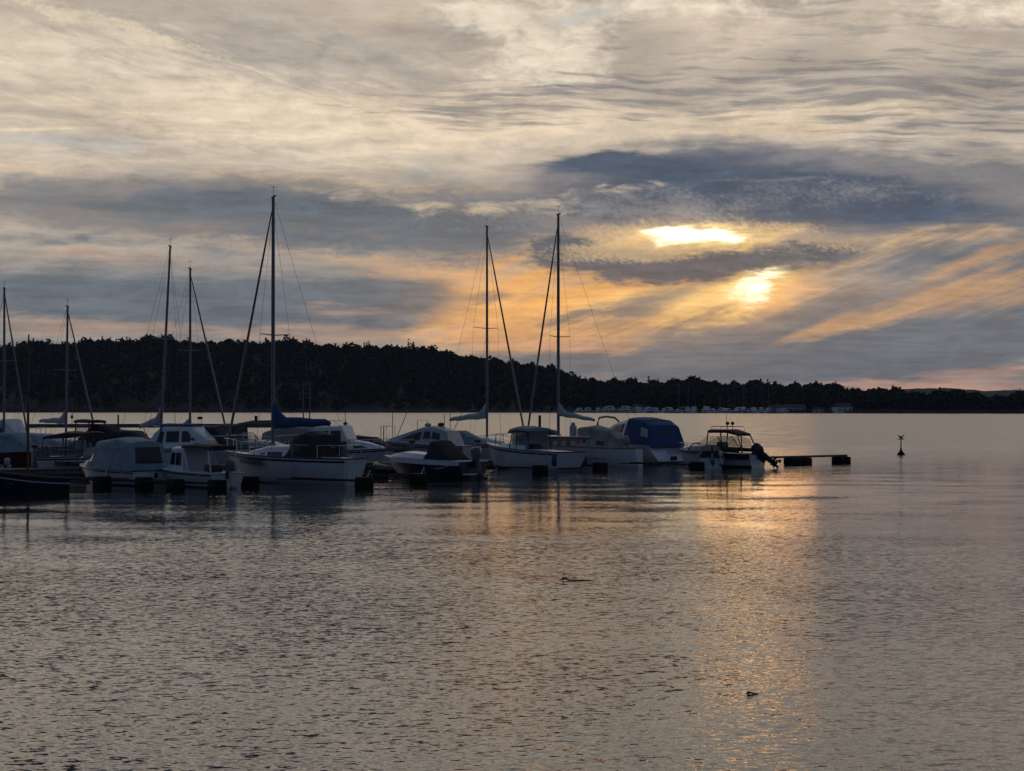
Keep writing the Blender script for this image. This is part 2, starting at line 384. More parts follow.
# the wood on the hill: thousands of trunks and crowns of loose leaf clumps, one mass
def forest():
    LV, TV = [], []                       # leaf-clump corners, trunk corners
    for k in range(6400):
        px = -330 + RNG.random() * 1680
        s = 0.035 + RNG.random() * 1.05
        if k % 5 == 0: s = 0.97 + RNG.random() * 0.12
        if px > 880: s = 0.04 + RNG.random() * 0.9
        if px < 70 and s < 0.08: continue
        p = np.array(land_point(px, s))
        conifer = RNG.random() < (0.26 if px < 420 else 0.12)
        h = (8.5 + 4.5 * RNG.random()) if conifer else (8.0 + 3.5 * RNG.random())
        if RNG.random() < 0.03: h *= 1.15
        h *= 0.86 + 0.22 * math.sin(px * 0.071) * math.sin(px * 0.023 + 1.0) + 0.1 * math.sin(px * 0.31)
        r = (1.7 + RNG.random() * 0.9) if conifer else (2.8 + 1.9 * RNG.random())
        tr = 0.18 + 0.02 * h
        c = [(tr, 0), (0, tr), (-tr, 0), (0, -tr)]
        for i in range(4):
            (x0, y0), (x1, y1) = c[i], c[(i + 1) % 4]
            TV += [p + (x0, y0, -1.5), p + (x1, y1, -1.5), p + (x1 * .3, y1 * .3, h * 0.8), p + (x0 * .3, y0 * .3, h * 0.8)]
        m = 40 if conifer else 60
        u = RNG.random(m)
        if conifer: z = h * (0.18 + 0.85 * u); rr = r * (1 - u) ** 0.8 * (0.35 + 0.65 * RNG.random(m))
        else: z = h * (0.08 + 0.92 * u); rr = r * np.sqrt(np.maximum(0.05, 1 - (2 * u - 0.9) ** 2)) * np.sqrt(RNG.random(m))
        a = RNG.random(m) * 6.283
        cen = p + np.stack([rr * np.cos(a), rr * np.sin(a), z], 1)
        sz = (0.6 + 0.9 * RNG.random(m)) * (0.8 if conifer else 1.1)
        d1 = RNG.normal(size=(m, 3)); d1 /= np.linalg.norm(d1, axis=1, keepdims=True)
        d2 = RNG.normal(size=(m, 3)); d2 -= d1 * (d1 * d2).sum(1, keepdims=True); d2 /= np.linalg.norm(d2, axis=1, keepdims=True)
        quad = np.stack([cen + (d1 * e1 + d2 * e2) * sz[:, None] * (1, 1, 0.7) for e1, e2 in ((-1, -0.4), (0.1, -0.9), (1, 0.2), (0.2, 0.9))], 1)
        LV.append(quad.reshape(-1, 3))
    L = np.concatenate(LV); T = np.array(TV)
    V = np.concatenate([L, T]).astype(np.float32)
    nf = len(V) // 4
    me = bpy.data.meshes.new('forest')
    me.vertices.add(len(V)); me.vertices.foreach_set('co', V.ravel())
    me.loops.add(len(V)); me.loops.foreach_set('vertex_index', np.arange(len(V), dtype=np.int32))
    me.polygons.add(nf); me.polygons.foreach_set('loop_start', np.arange(nf, dtype=np.int32) * 4)
    mi = np.zeros(nf, dtype=np.int32); mi[len(L) // 4:] = 1
    me.polygons.foreach_set('material_index', mi)
    me.materials.append(M['leaf']); me.materials.append(M['bark']); me.update(calc_edges=True)
    o = bpy.data.objects.new('forest', me); COL.objects.link(o)
    o['kind'] = 'stuff'; o['label'] = 'dark dense wood covering the hill on the far shore'; o['category'] = 'forest'
forest()
# pale reed belt along the right-hand far shore
def reeds():
    V, Fc = [], []
    for k in range(9000):
        px = 700 + RNG.random() ** 0.7 * 420 if k % 4 else -60 + RNG.random() * 260
        p = land_point(px, 0.004 + RNG.random() * 0.03)
        h = 1.0 + RNG.random() * 1.2; w = 0.25 + RNG.random() * 0.3; l = (RNG.random() - 0.5) * 0.8
        b = len(V)
        V.extend([(p.x - w, p.y, p.z - 0.5), (p.x + w, p.y + 0.2, p.z - 0.5), (p.x + l, p.y, p.z + h)])
        Fc.append((b, b + 1, b + 2))
    o = mesh_from('reed_belt', V, Fc, M['reed']); o['kind'] = 'stuff'
    o['label'] = 'pale brown reeds along the far waterline'; o['category'] = 'reeds'
reeds()

# ------------------------------------------------------------------ the air: thin haze that only tells over kilometres
x0, x1, y0_, y1_, z0, z1 = -3200, 3200, -60, 6400, -4, 120
hv = [(x, y, z) for z in (z0, z1) for x, y in ((x0, y0_), (x1, y0_), (x1, y1_), (x0, y1_))]
hm = bpy.data.materials.new('haze'); hm.use_nodes = True; hm.node_tree.nodes.clear()
hvol = hm.node_tree.nodes.new('ShaderNodeVolumePrincipled'); hout = hm.node_tree.nodes.new('ShaderNodeOutputMaterial')
hvol.inputs['Color'].default_value = (0.75, 0.82, 0.95, 1); hvol.inputs['Density'].default_value = 0.000035
hm.node_tree.links.new(hvol.outputs[0], hout.inputs['Volume'])
haze = mesh_from('haze', hv, [(0, 3, 2, 1), (4, 5, 6, 7), (0, 1, 5, 4), (1, 2, 6, 5), (2, 3, 7, 6), (3, 0, 4, 7)], hm)
haze['kind'] = 'stuff'; haze['label'] = 'thin dusk haze over the water'; haze['category'] = 'haze'

# ------------------------------------------------------------------ boat materials
M['white'] = mat('white_gelcoat', (0.56, 0.585, 0.61), 0.32, var=0.07, nscale=1.6)
M['cream'] = mat('cream_gelcoat', (0.44, 0.45, 0.45), 0.38, var=0.08, nscale=1.6)
M['greyhull'] = mat('pale_grey_paint', (0.34, 0.36, 0.38), 0.45, var=0.1, nscale=2.0)
M['blue'] = mat('blue_stripe', (0.03, 0.06, 0.16), 0.4)
M['navy'] = mat('navy_gelcoat', (0.012, 0.018, 0.035), 0.3)
M['red'] = mat('red_paint', (0.085, 0.024, 0.022), 0.5, var=0.25, nscale=2.5)
M['antifoul'] = mat('antifouling', (0.02, 0.022, 0.026), 0.8, var=0.4, nscale=3)
M['canvas'] = mat('grey_canvas', (0.19, 0.235, 0.28), 0.85, var=0.16, nscale=2.2, bump=0.07, bscale=3.2)
M['beige'] = mat('beige_canvas', (0.24, 0.24, 0.22), 0.85, var=0.16, nscale=2.2, bump=0.07, bscale=3.2)
M['bluecanvas'] = mat('blue_canvas', (0.014, 0.05, 0.155), 0.8, var=0.2, nscale=2.0, bump=0.07, bscale=3.2)
M['navycanvas'] = mat('navy_canvas', (0.016, 0.022, 0.036), 0.85, var=0.25, nscale=2.0, bump=0.07, bscale=3.2)
M['blackcanvas'] = mat('black_canvas', (0.012, 0.013, 0.015), 0.85, var=0.25, nscale=2.0, bump=0.07, bscale=3.2)
M['sailcloth'] = mat('pale_sailcloth', (0.36, 0.385, 0.41), 0.8, var=0.14, nscale=2.0, bump=0.07, bscale=3.5)
M['black'] = mat('black_plastic', (0.012, 0.012, 0.013), 0.42, var=0.3)
M['rubber'] = mat('black_float_plastic', (0.007, 0.007, 0.008), 0.7, var=0.4, nscale=4, spec=0.15)
M['alu'] = mat('anodised_aluminium', (0.16, 0.165, 0.175), 0.5, metal=0.5, var=0.1)
M['steel'] = mat('stainless_steel', (0.45, 0.46, 0.48), 0.25, metal=0.95, var=0.1)
M['wire'] = mat('rigging_wire', (0.10, 0.105, 0.11), 0.5, metal=0.6)
M['teak'] = mat('varnished_wood', (0.20, 0.075, 0.03), 0.4, var=0.3, nscale=5)
M['wood'] = mat('grey_weathered_wood', (0.10, 0.085, 0.07), 0.9, var=0.35, nscale=5)
M['post'] = mat('brown_mast_wood', (0.10, 0.055, 0.035), 0.7, var=0.2)
M['glass'] = mat('dark_glass', (0.012, 0.016, 0.02), 0.06, var=0.1)
M['motor'] = mat('outboard_grey', (0.10, 0.115, 0.13), 0.35, var=0.1)
M['motorlight'] = mat('outboard_pale', (0.36, 0.39, 0.42), 0.4, var=0.1)
M['fender'] = mat('blue_fender', (0.02, 0.04, 0.10), 0.5)
M['concrete'] = mat('pontoon_concrete', (0.07, 0.07, 0.068), 0.9, var=0.25, nscale=2)
M['feather'] = mat('wet_driftwood', (0.085, 0.072, 0.06), 0.8, var=0.4, nscale=20)
M['orange'] = mat('lifebuoy_orange', (0.5, 0.09, 0.02), 0.6)

def clear_material(name='clear_vinyl', solid=0.14):
    m = bpy.data.materials.new(name); m.use_nodes = True
    nt = m.node_tree; nt.nodes.clear(); S.nt = nt
    out = nt.nodes.new('ShaderNodeOutputMaterial'); mx = nt.nodes.new('ShaderNodeMixShader')
    tr = nt.nodes.new('ShaderNodeBsdfTransparent'); tr.inputs['Color'].default_value = (0.9, 0.9, 0.89, 1)
    p = nt.nodes.new('ShaderNodeBsdfPrincipled'); p.inputs['Base Color'].default_value = (0.18, 0.19, 0.2, 1); p.inputs['Roughness'].default_value = 0.15
    mx.inputs[0].default_value = solid
    nt.links.new(tr.outputs[0], mx.inputs[1]); nt.links.new(p.outputs[0], mx.inputs[2]); nt.links.new(mx.outputs[0], out.inputs[0])
    return m
M['clear'] = clear_material()
M['milky'] = clear_material('milky_vinyl', 0.4)

# ------------------------------------------------------------------ mesh kit
class MB:
    def __init__(self): self.v, self.f, self.m = [], [], []
    def face(self, pts, mi=0):
        b = len(self.v); self.v.extend(Vector(p) for p in pts); self.f.append(list(range(b, b + len(pts)))); self.m.append(mi)
    def rings(self, rings, closed=True, cap0=True, cap1=True, mi=0):
        b = len(self.v); n = len(rings[0])
        for r in rings: self.v.extend(Vector(p) for p in r)
        for i in range(len(rings) - 1):
            for j in range(n if closed else n - 1):
                k = (j + 1) % n
                self.f.append([b + i * n + j, b + i * n + k, b + (i + 1) * n + k, b + (i + 1) * n + j])
                self.m.append(mi(i, j) if callable(mi) else mi)
        e = 0 if callable(mi) else mi
        if cap0: self.f.append([b + j for j in range(n)][::-1]); self.m.append(e)
        if cap1: self.f.append([b + (len(rings) - 1) * n + j for j in range(n)]); self.m.append(e)
        return self
    def box(self, x0, x1, y0, y1, z0, z1, mi=0, bev=0.0):
        if bev <= 0:
            self.rings([[(x0, y0, z), (x1, y0, z), (x1, y1, z), (x0, y1, z)] for z in (z0, z1)], mi=mi)
        else:
            def r(z, s):
                a, b, c, d = x0 + s, x1 - s, y0 + s, y1 - s; k = bev
                return [(a + k, c, z), (b - k, c, z), (b, c + k, z), (b, d - k, z), (b - k, d, z), (a + k, d, z), (a, d - k, z), (a, c + k, z)]
            self.rings([r(z0, bev * .6), r(z0 + bev, 0), r(z1 - bev, 0), r(z1, bev * .6)], mi=mi)
        return self
    def tube(self, pts, rad, n=6, mi=0):
        pts = [Vector(p) for p in pts]; rr = rad if isinstance(rad, (list, tuple)) else [rad] * len(pts)
        rings = []
        for i, p in enumerate(pts):
            t = (pts[min(i + 1, len(pts) - 1)] - pts[max(i - 1, 0)]).normalized()
            up = Vector((0, 0, 1)) if abs(t.z) < 0.9 else Vector((1, 0, 0))
            a = t.cross(up).normalized(); b = a.cross(t)
            rings.append([p + (a * math.cos(2 * math.pi * k / n) + b * math.sin(2 * math.pi * k / n)) * rr[i] for k in range(n)])
        return self.rings(rings, mi=mi)
    def ball(self, c, rx, ry, rz, n=12, m=8, mi=0):
        rings = []
        for i in range(m + 1):
            a = -math.pi / 2 + math.pi * (0.02 + 0.96 * i / m)
            rings.append([(c[0] + rx * math.cos(a) * math.cos(2 * math.pi * k / n), c[1] + ry * math.cos(a) * math.sin(2 * math.pi * k / n), c[2] + rz * math.sin(a)) for k in range(n)])
        return self.rings(rings, mi=mi)
    def build(self, name, mats, parent=None, smooth=35):
        mats = mats if isinstance(mats, (list, tuple)) else [mats]
        o = mesh_from(name, self.v, self.f, [M[k] for k in mats], self.m, smooth=bool(smooth), parent=parent)
        bm = bmesh.new(); bm.from_mesh(o.data)
        bmesh.ops.recalc_face_normals(bm, faces=bm.faces); bm.to_mesh(o.data); bm.free()
        if smooth: o.data.set_sharp_from_angle(angle=math.radians(smooth))
        return o

def tag(o, label, cat, group=None):
    o['label'] = label; o['category'] = cat
    if group: o['group'] = group
    return o

def empty(name, label, cat, loc, rz=0.0, group=None, heel=0.0, trim=0.0):
    o = bpy.data.objects.new(name, None); COL.objects.link(o)
    o.location = loc; o.rotation_euler = (heel, trim, rz); o.empty_display_size = 0.5
    return tag(o, label, cat, group)

def copy_tree(o, parent=None):
    c = o.copy(); COL.objects.link(c)
    if parent is not None: c.parent = parent
    for ch in list(o.children): copy_tree(ch, c)
    return c

# ------------------------------------------------------------------ hulls.  local axes: x to the bow, y to port, z up from the waterline
def hull(root, L, B, fb, fs, kind='motor', mats=('white', 'blue', 'antifoul'), stripe=True, deck='white', rake=None, trake=0.0, rub='black', rounded=0.0, openboat=False, draft=0.35):
    rake = rake if rake is not None else (0.10 if kind == 'motor' else 0.14) * L
    N = 22
    lv = [0, .22, .42, .58, .70, .80, .87, .93, 1.0]
    def half(t):
        if kind == 'motor':
            b = 0.93 + 0.07 * min(1, t / .35)
            if t > .45: b *= max(0.0, 1 - ((t - .45) / .55) ** 2.3)
        else:
            b = 1 - (0.42 if not rounded else 0.42 + rounded) * max(0, (1 - t / .45)) ** 2
            if t > .45: b *= max(0.0, 1 - ((t - .45) / .55) ** 1.9)
        return max(B / 2 * b, 0.012)
    def sheer(t): return fs + (fb - fs) * (t ** 1.7 if kind == 'motor' else (0.15 * (1 - t) ** 2 + t ** 1.6))
    def pt(t, k, side):
        s = sheer(t); zk = -draft * (1 - t ** 5) + 0.0 * t
        z = zk + (s - zk) * k
        p = (0.30 if kind == 'motor' else 0.42) + (0.75 - 0.35) * max(0, (t - .35) / .65) ** 1.5
        w = half(t) * (k ** p) * (1.0 if kind == 'motor' else (1 - 0.04 * k * k))
        x = -L / 2 + L * t - rake * (1 - max(z, -draft) / s) * t ** 3 + trake * (z / s) * (1 - t) ** 6
        return Vector((x, side * w, z))
    ring = [(k, 1) for k in lv[::-1]] + [(k, -1) for k in lv[1:]]
    rings = [[pt(i / N, k, sd) for k, sd in ring] for i in range(N + 1)]
    nl = len(lv) - 1
    h = MB()
    def mi(i, j):
        lev = nl - 1 - j if j < nl else j - nl
        z = (rings[i][j].z + rings[i][min(j + 1, len(ring) - 1)].z) / 2
        if z < 0.05: return 2
        if stripe and lev == nl - 2: return 1
        return 0
    h.rings(rings, closed=False, cap0=True, cap1=False, mi=mi)
    o = h.build('hull', mats, root, smooth=40)
    rail = [pt(i / N, 1, 1) for i in range(N + 1)] + [pt(1 - i / N, 1, -1) for i in range(N + 1)]
    rail = [p + Vector((0, 0, 0.0)) for p in rail]
    if rub: MB().tube(rail + [rail[0]], 0.032, 6).build('rubbing_strake', rub, o)
    if not openboat:
        d = MB()
        for i in range(N):
            a0, a1 = pt(i / N, 1, 1), pt((i + 1) / N, 1, 1); b0, b1 = pt(i / N, 1, -1), pt((i + 1) / N, 1, -1)
            dz = Vector((0, 0, -0.012))
            c0, c1 = (a0 + b0) / 2 + Vector((0, 0, .03)), (a1 + b1) / 2 + Vector((0, 0, .03))
            d.face([a0 + dz, a1 + dz, c1, c0]); d.face([c0, c1, b1 + dz, b0 + dz])
        d.build('deck', deck, root)
    else:
        d = MB(); r2 = []
        for i in range(1, N):
            t = i / N; row = []
            for k, sd in ring:
                q = pt(t, max(k, .3), sd); row.append(Vector((q.x, q.y * 0.93, max(q.z, 0.12) if k < 1 else q.z)))
            r2.append(row)
        d.rings(r2, closed=False, cap0=True, cap1=True); d.build('inner_lining', deck, root)
    return dict(sheer=lambda x: sheer(min(1, max(0, (x + L / 2) / L))), half=lambda x: half(min(1, max(0, (x + L / 2) / L))), hull=o, L=L, B=B)

# ------------------------------------------------------------------ canopies and cabins: a row of arches
class Arch:
    """stations (x, half width at foot, half width at eaves, foot z, roof z, lean)"""
    def __init__(self, st, round_=0.16, crown=0.05): self.st, self.r, self.c = st, round_, crown
    def sec(self, s):
        x, wb, wt, zb, zt, ln = s
        H = zt - zb; zs = zt - self.r * H
        prof = []
        for k in range(5): u = k / 4; prof.append((wb + (wt - wb) * u, zb + (zs - zb) * u))
        for k in range(1, 4):
            a = k / 4 * math.pi / 2
            prof.append((wt - (wt * 0.16) * (1 - math.cos(a)), zs + (zt - zs) * math.sin(a)))
        prof.append((wt * 0.6, zt + self.c * 0.6)); prof.append((0, zt + self.c))
        full = [(x + ln * (z - zb), y, z) for y, z in prof] + [(x + ln * (z - zb), -y, z) for y, z in prof[-2::-1]]
        return [Vector(p) for p in full]
    def build(self, name, m, parent, smooth=38):
        return MB().rings([self.sec(s) for s in self.st], closed=True).build(name, m, parent, smooth)
    def lerp(self, x):
        st = sorted(self.st)
        for a, b in zip(st, st[1:]):
            if x <= b[0]:
                u = (x - a[0]) / (b[0] - a[0]); return tuple(p + (q - p) * u for p, q in zip(a, b))
        return st[-1]
    def side(self, x, f, sd):
        X, wb, wt, zb, zt, ln = self.lerp(x)
        zs = zt - self.r * (zt - zb); z = zb + (zs - zb) * f
        return Vector((X + ln * (z - zb), sd * (wb + (wt - wb) * f), z))
    def side_panel(self, name, m, parent, sd, x0, x1, f0, f1, x0t=None, x1t=None, off=0.012, steps=3):
        x0t = x0 if x0t is None else x0t; x1t = x1 if x1t is None else x1t
        b = MB(); nrm = Vector((0, sd, 0)) * off
        lo = [self.side(x0 + (x1 - x0) * i / steps, f0, sd) + nrm for i in range(steps + 1)]
        hi = [self.side(x0t + (x1t - x0t) * i / steps, f1, sd) + nrm for i in range(steps + 1)]
        back = [p - nrm * 2 for p in lo], [p - nrm * 2 for p in hi]
        b.rings([lo, hi, back[1], back[0], lo], closed=False, cap0=False, cap1=False)
        return b.build(name, m, parent)
    def end_panel(self, name, m, parent, which, y0, y1, z0, z1, off=0.014, y0t=None, y1t=None):
        """a pane on the first (stern) or last (bow) arch face; y as a share of the half width, z as a share of the height"""
        X, wb, wt, zb, zt, ln = sorted(self.st)[0 if which == 'stern' else -1]
        o = -off if which == 'stern' else off
        def p(y, f, k):
            z = zb + (zt - zb) * f; w = wb + (wt - wb) * f
            return Vector((X + ln * (z - zb) + o * k, y * w, z))
        y0t = y0 if y0t is None else y0t; y1t = y1 if y1t is None else y1t
        b = MB(); fr = [p(y0, z0, 1), p(y1, z0, 1), p(y1t, z1, 1), p(y0t, z1, 1)]; bk = [p(y0, z0, -1), p(y1, z0, -1), p(y1t, z1, -1), p(y0t, z1, -1)]
        b.rings([bk, fr], closed=True)
        return b.build(name, m, parent)
    def frame(self, name, m, parent, idx=None, rad=0.028):
        b = MB()
        for i, s in enumerate(self.st):
            if idx is None or i in idx: b.tube(self.sec(s), rad, 5)
        return b.build(name, m, parent)

def outboard(root, x, z, scale=1.0, tilt=0.0, y=0.0, cowl='black', leg='black', cover=None, name='outboard_motor'):
    """motor clamped to the transom at x, z; tilt in degrees swings the leg up aft"""
    e = bpy.data.objects.new(name, None); COL.objects.link(e); e.parent = root
    e.location = (x, y, z); e.rotation_euler = (0, math.radians(tilt), 0); e.scale = (scale,) * 3
    b = MB(); R = lambda x0, x1, w, z, n=10: [((x0 + x1) / 2 + (x1 - x0) / 2 * math.cos(2 * math.pi * k / n), w * math.sin(2 * math.pi * k / n), z) for k in range(n)]
    b.rings([R(-.42, .06, .15, .10), R(-.50, .08, .20, .22), R(-.52, .08, .21, .48), R(-.47, .05, .19, .62), R(-.34, -.04, .12, .68)])
    b.build('cowling', cover or cowl, e)
    b = MB(); b.rings([R(-.36, -.04, .09, .12), R(-.34, -.06, .07, -.30), R(-.32, -.08, .05, -.62), R(-.34, -.06, .06, -.80)])
    b.rings([R(-.20, -.12, .02, -.80), R(-.26, -.10, .02, -1.02)])
    b.tube([(-.02, 0, -.80), (-.12, 0, -.80), (-.30, 0, -.80), (-.44, 0, -.80)], [.02, .07, .075, .04], 8)
    b.build('leg', leg, e)
    b = MB(); b.box(-.50, -.04, -.12, .12, -.66, -.645); b.build('cavitation_plate', leg, e)
    b = MB()
    for k in range(3):
        a = k * 2.094; d = Vector((0, math.cos(a), math.sin(a))); s = Vector((0.07, -math.sin(a) * .09, math.cos(a) * .09)); c = Vector((-.45, 0, -.8))
        b.rings([[c + d * .03 - s * .4, c + d * .03 + s * .4], [c + d * .12 - s, c + d * .12 + s], [c + d * .19 - s * .5, c + d * .19 + s * .5]], closed=False, cap0=False, cap1=False)
    b.build('propeller', 'black', e)
    b = MB(); b.box(-.06, .10, -.10, .10, -.25, .10); b.build('bracket', 'black', e)
    return e

def rail(root, pts, posts, rad=0.016, name='railing', m='steel'):
    b = MB(); b.tube(pts, rad, 5)
    for p, q in posts: b.tube([p, q], rad, 5)
    return b.build(name, m, root)

def pulpit(root, H, h=0.55, span=0.22, y=1.0):
    L = H['L']; xs = [L / 2 - L * span * k / 4 for k in range(5)]
    P = lambda x, s: Vector((x - 0.04, s * max(H['half'](x) * 0.93, 0.02), H['sheer'](x)))
    up = [P(x, 1) + Vector((0.05, 0, h)) for x in xs[::-1]] + [P(x, -1) + Vector((0.05, 0, h)) for x in xs]
    posts = [(P(x, s), P(x, s) + Vector((0.05, 0, h))) for x in (xs[1], xs[3], xs[4]) for s in (1, -1)]
    return rail(root, up, posts, name='pulpit')

def wire(root, a, b, rad=0.009, name='shroud', m='wire'):
    return MB().tube([a, b], rad, 4).build(name, m, root, smooth=0)

def rig(root, H, mx, zf, zt, stay='furled', boom=None, spread=(0.52,), lean=0.0, mast_m='alu', r=0.075, cover='sailcloth', furl_m='motor', wires=True, backstay=True, side=0.0):
    """mast at local x = mx from deck height zf to zt; boom = (length, z, cover height)"""
    L = H['L']; P = lambda z: Vector((mx + lean * (z - zf) / (zt - zf), side * (z - zf) / (zt - zf), z))
    m = MB().tube([P(zf), P(zf + (zt - zf) * .6), P(zt)], [r, r, r * .8], 10).build('mast', mast_m, root)
    hd = MB(); t = P(zt)
    hd.tube([t + Vector((.10, 0, -.06)), t + Vector((-.16, 0, .03))], .045, 5)
    hd.tube([t, t + Vector((-.02, 0, .42))], .012, 4); hd.tube([t + Vector((-.14, 0, .40)), t + Vector((.16, 0, .44))], .012, 4)
    hd.build('masthead_fitting', 'black', m)
    for f in spread:
        z = zf + (zt - zf) * f; w = H['B'] * 0.36; c = P(z)
        MB().tube([c + Vector((-.12, w, .05)), c, c + Vector((-.12, -w, .05))], [.018, .028, .018], 5).build('spreader', mast_m, m)
    bow = Vector((L / 2 - 0.12, 0, H['sheer'](L / 2)))
    top = P(zf + (zt - zf) * 0.97)
    if stay == 'furled':
        b = MB(); d = top - bow
        b.tube([bow + d * .012, bow + d * .05, bow + d * .4, bow + d * .8, bow + d * .95, top], [.04, .062, .06, .045, .03, .012], 8)
        b.build('furled_headsail', furl_m, root)
        MB().tube([bow + d * .008, bow + d * .016], .11, 10).build('furler_drum', 'black', root)
    elif stay: wire(root, bow, top, name='forestay')
    if wires:
        for s in (1, -1):
            c = Vector((mx - 0.15, s * H['half'](mx) * .95, H['sheer'](mx)))
            z = zf + (zt - zf) * spread[0]; tip = P(z) + Vector((-.12, s * H['B'] * .36, .05))
            b = MB().tube([c, tip, P(zf + (zt - zf) * .96)], .008, 4); b.build('shroud', 'wire', root, smooth=0)
            wire(root, c + Vector((.25, 0, 0)), P(z - .1), .007)
        if backstay: wire(root, Vector((-L / 2 + .1, 0, H['sheer'](-L / 2))), P(zt - .05), .009, 'backstay')
    if boom:
        bl, bz, ch = boom[:3]
        up = boom[3] if len(boom) > 3 else 0.0
        a = P(bz) + Vector((-.06, 0, 0)); e = a + Vector((-bl, 0, up))
        bo = MB().tube([a, e], .05, 8).build('boom', mast_m, root)
        b = MB(); rings = []
        prof = [(0.0, ch * 2.6, .10), (.04, ch * 2.4, .12), (.11, ch * 1.6, .13), (.22, ch * 1.12, .15), (.45, ch * .95, .16), (.7, ch * .8, .15), (.9, ch * .66, .12), (.98, ch * .5, .08)]
        for u, hh, w in prof:
            c = a + (e - a) * u; sag = 0.03 * math.sin(u * 17)
            rings.append([c + Vector((0, w * .9 * math.sin(q), -0.10 + hh * (0.5 - 0.5 * math.cos(q)) + sag)) for q in [2 * math.pi * k / 12 for k in range(12)]])
        b.rings(rings).build('sail_cover', cover, bo)
    return m

def fender(p, rz, r=0.13, l=0.55, label='', m='fender'):
    o = empty('fender', label, 'fender', p, rz, 'fenders hung over the boats')
    MB().tube([(0, 0, -.02), (0, 0, .05), (0, 0, .10), (0, 0, l - .1), (0, 0, l - .05), (0, 0, l)], [r * .4, r * .85, r, r, r * .85, r * .3], 12).build('body', m, o)
    MB().tube([(0, 0, l), (0, 0, l + .35)], .012, 5).build('rope', 'sailcloth', o)
    return o

# ------------------------------------------------------------------ the marina
def berth(px, py, left, xloc):
    """where a boat floats: the pixel row gives how far away, 'left' how far its bow is turned left of straight away"""
    a = math.radians(left); h = Vector((-math.sin(a), math.cos(a), 0))
    return at(px, py) - h * xloc, math.pi / 2 + a

MOTOR = 'motorboats moored along the pontoon'
SAIL = 'sailing boats moored along the pontoon'
def boat(name, label, cat, px, py, left, xloc, group, heel=0.0):
    p, rz = berth(px, py, left, xloc)
    return empty(name, label, cat, p, rz, group, heel)

def cleats(root, H, xs):
    for x in xs:
        for s in (1, -1):
            y = s * (H['half'](x) - .09); z = H['sheer'](x)
            MB().tube([(x - .11, y, z + .06), (x - .03, y, z + .06), (x, y, z - .02), (x + .03, y, z + .06), (x + .11, y, z + .06)], [.014, .022, .03, .022, .014], 5).build('cleat', 'steel', root)

def canopy_boat(label, px, py, left, L, B, fb, m_can, st, hullm='white', xloc=0.0, name='canopy_motorboat', windows=True, trim_m='black'):
    r = boat(name, label, 'motorboat', px, py, left, xloc, MOTOR)
    H = hull(r, L, B, fb + .2, fb, mats=(hullm, trim_m, 'antifoul'), deck='white')
    a = Arch(st, .28, .06); c = a.build('canopy', m_can, r)
    a.frame('canopy_seam', 'black', c, tuple(range(1, len(st) - 1)), .012)
    if windows:
        for s in (1, -1): a.side_panel('window', 'clear', c, s, st[1][0] + .1, st[2][0] - .1, .45, .9)
    return r, H, a, c
# --- dark open wooden boat with a bare brown mast, nearest on the left
r = boat('open_wooden_boat', 'low dark open wooden boat with pale hull strake and thin brown mast', 'rowing boat', 66, 493, 116, -1.6, 'small open boats')
H = hull(r, 3.2, 1.5, 0.95, 0.60, mats=('navy', 'navy', 'antifoul'), stripe=False, deck='wood', rub=None, openboat=True, rake=0.2)
N = 20
g = [(-1.6 + 3.2 * i / N) for i in range(N + 1)]
for s in (1, -1):
    MB().tube([(x - (0.0), s * max(H['half'](x), .02), H['sheer'](x) + .02) for x in g], .045, 6).build('gunwale', 'wood', r)
for s in (1, -1):
    MB().tube([(x + .0, s * (max(H['half'](x), .02) * .97 + .02), H['sheer'](x) - .20) for x in g[:-1]] + [(1.62, 0, .80)], .03, 6).build('rubbing_strake', 'greyhull', r)
for x in (-1.0, -.1, .7):
    w = H['half'](x) * .93; MB().box(x - .13, x + .13, -w, w, .40, .44).build('thwart', 'wood', r)
MB().tube([(-.1, 0, .1), (-.1, 0, 3.3), (-.12, 0, 6.25)], [.055, .05, .03], 8).build('mast', 'post', r)
for s in (1, -1):
    b = MB(); b.tube([(-1.2, s * .35, .50), (.4, s * .42, .52)], .025, 6); b.box(.4, .9, s * .42 - .06, s * .42 + .06, .505, .535); b.build('oar', 'wood', r)

# --- small pale dinghy beyond it
r = boat('dinghy', 'small pale grey dinghy lying between the dark open boat and the red boat', 'dinghy', 4, 474, 78, -1.2, 'small open boats')
H = hull(r, 2.6, 1.3, 0.5, 0.42, mats=('greyhull', 'greyhull', 'antifoul'), stripe=False, deck='greyhull', openboat=True, rake=.25)
MB().box(-.35, -.1, -.6, .6, .30, .34).build('thwart', 'wood', r)
outboard(r, -1.3, .42, .55, 10, cowl='motorlight', leg='motorlight')

# --- red-hulled boat under a pale canopy
r = boat('red_canopy_boat', 'dark red hulled motorboat under a pale blue-grey canopy at far left', 'motorboat', 46, 468, -125, 2.75, MOTOR)
H = hull(r, 5.6, 2.1, 0.95, 0.75, mats=('red', 'red', 'antifoul'), stripe=False, deck='red', rub='black')
c = Arch([(-2.7, .98, .72, .74, 1.55, .12), (-1.9, 1.0, .78, .75, 1.86, 0), (.5, .98, .78, .80, 1.90, 0), (1.5, .70, .40, .86, 1.35, -.4)], .35, .06)
cv = c.build('canopy', 'canvas', r)
c.frame('canopy_seam', 'greyhull', cv, (1, 2), .015)
outboard(r, -2.85, .62, .9, 5); cleats(r, H, (2.0,))

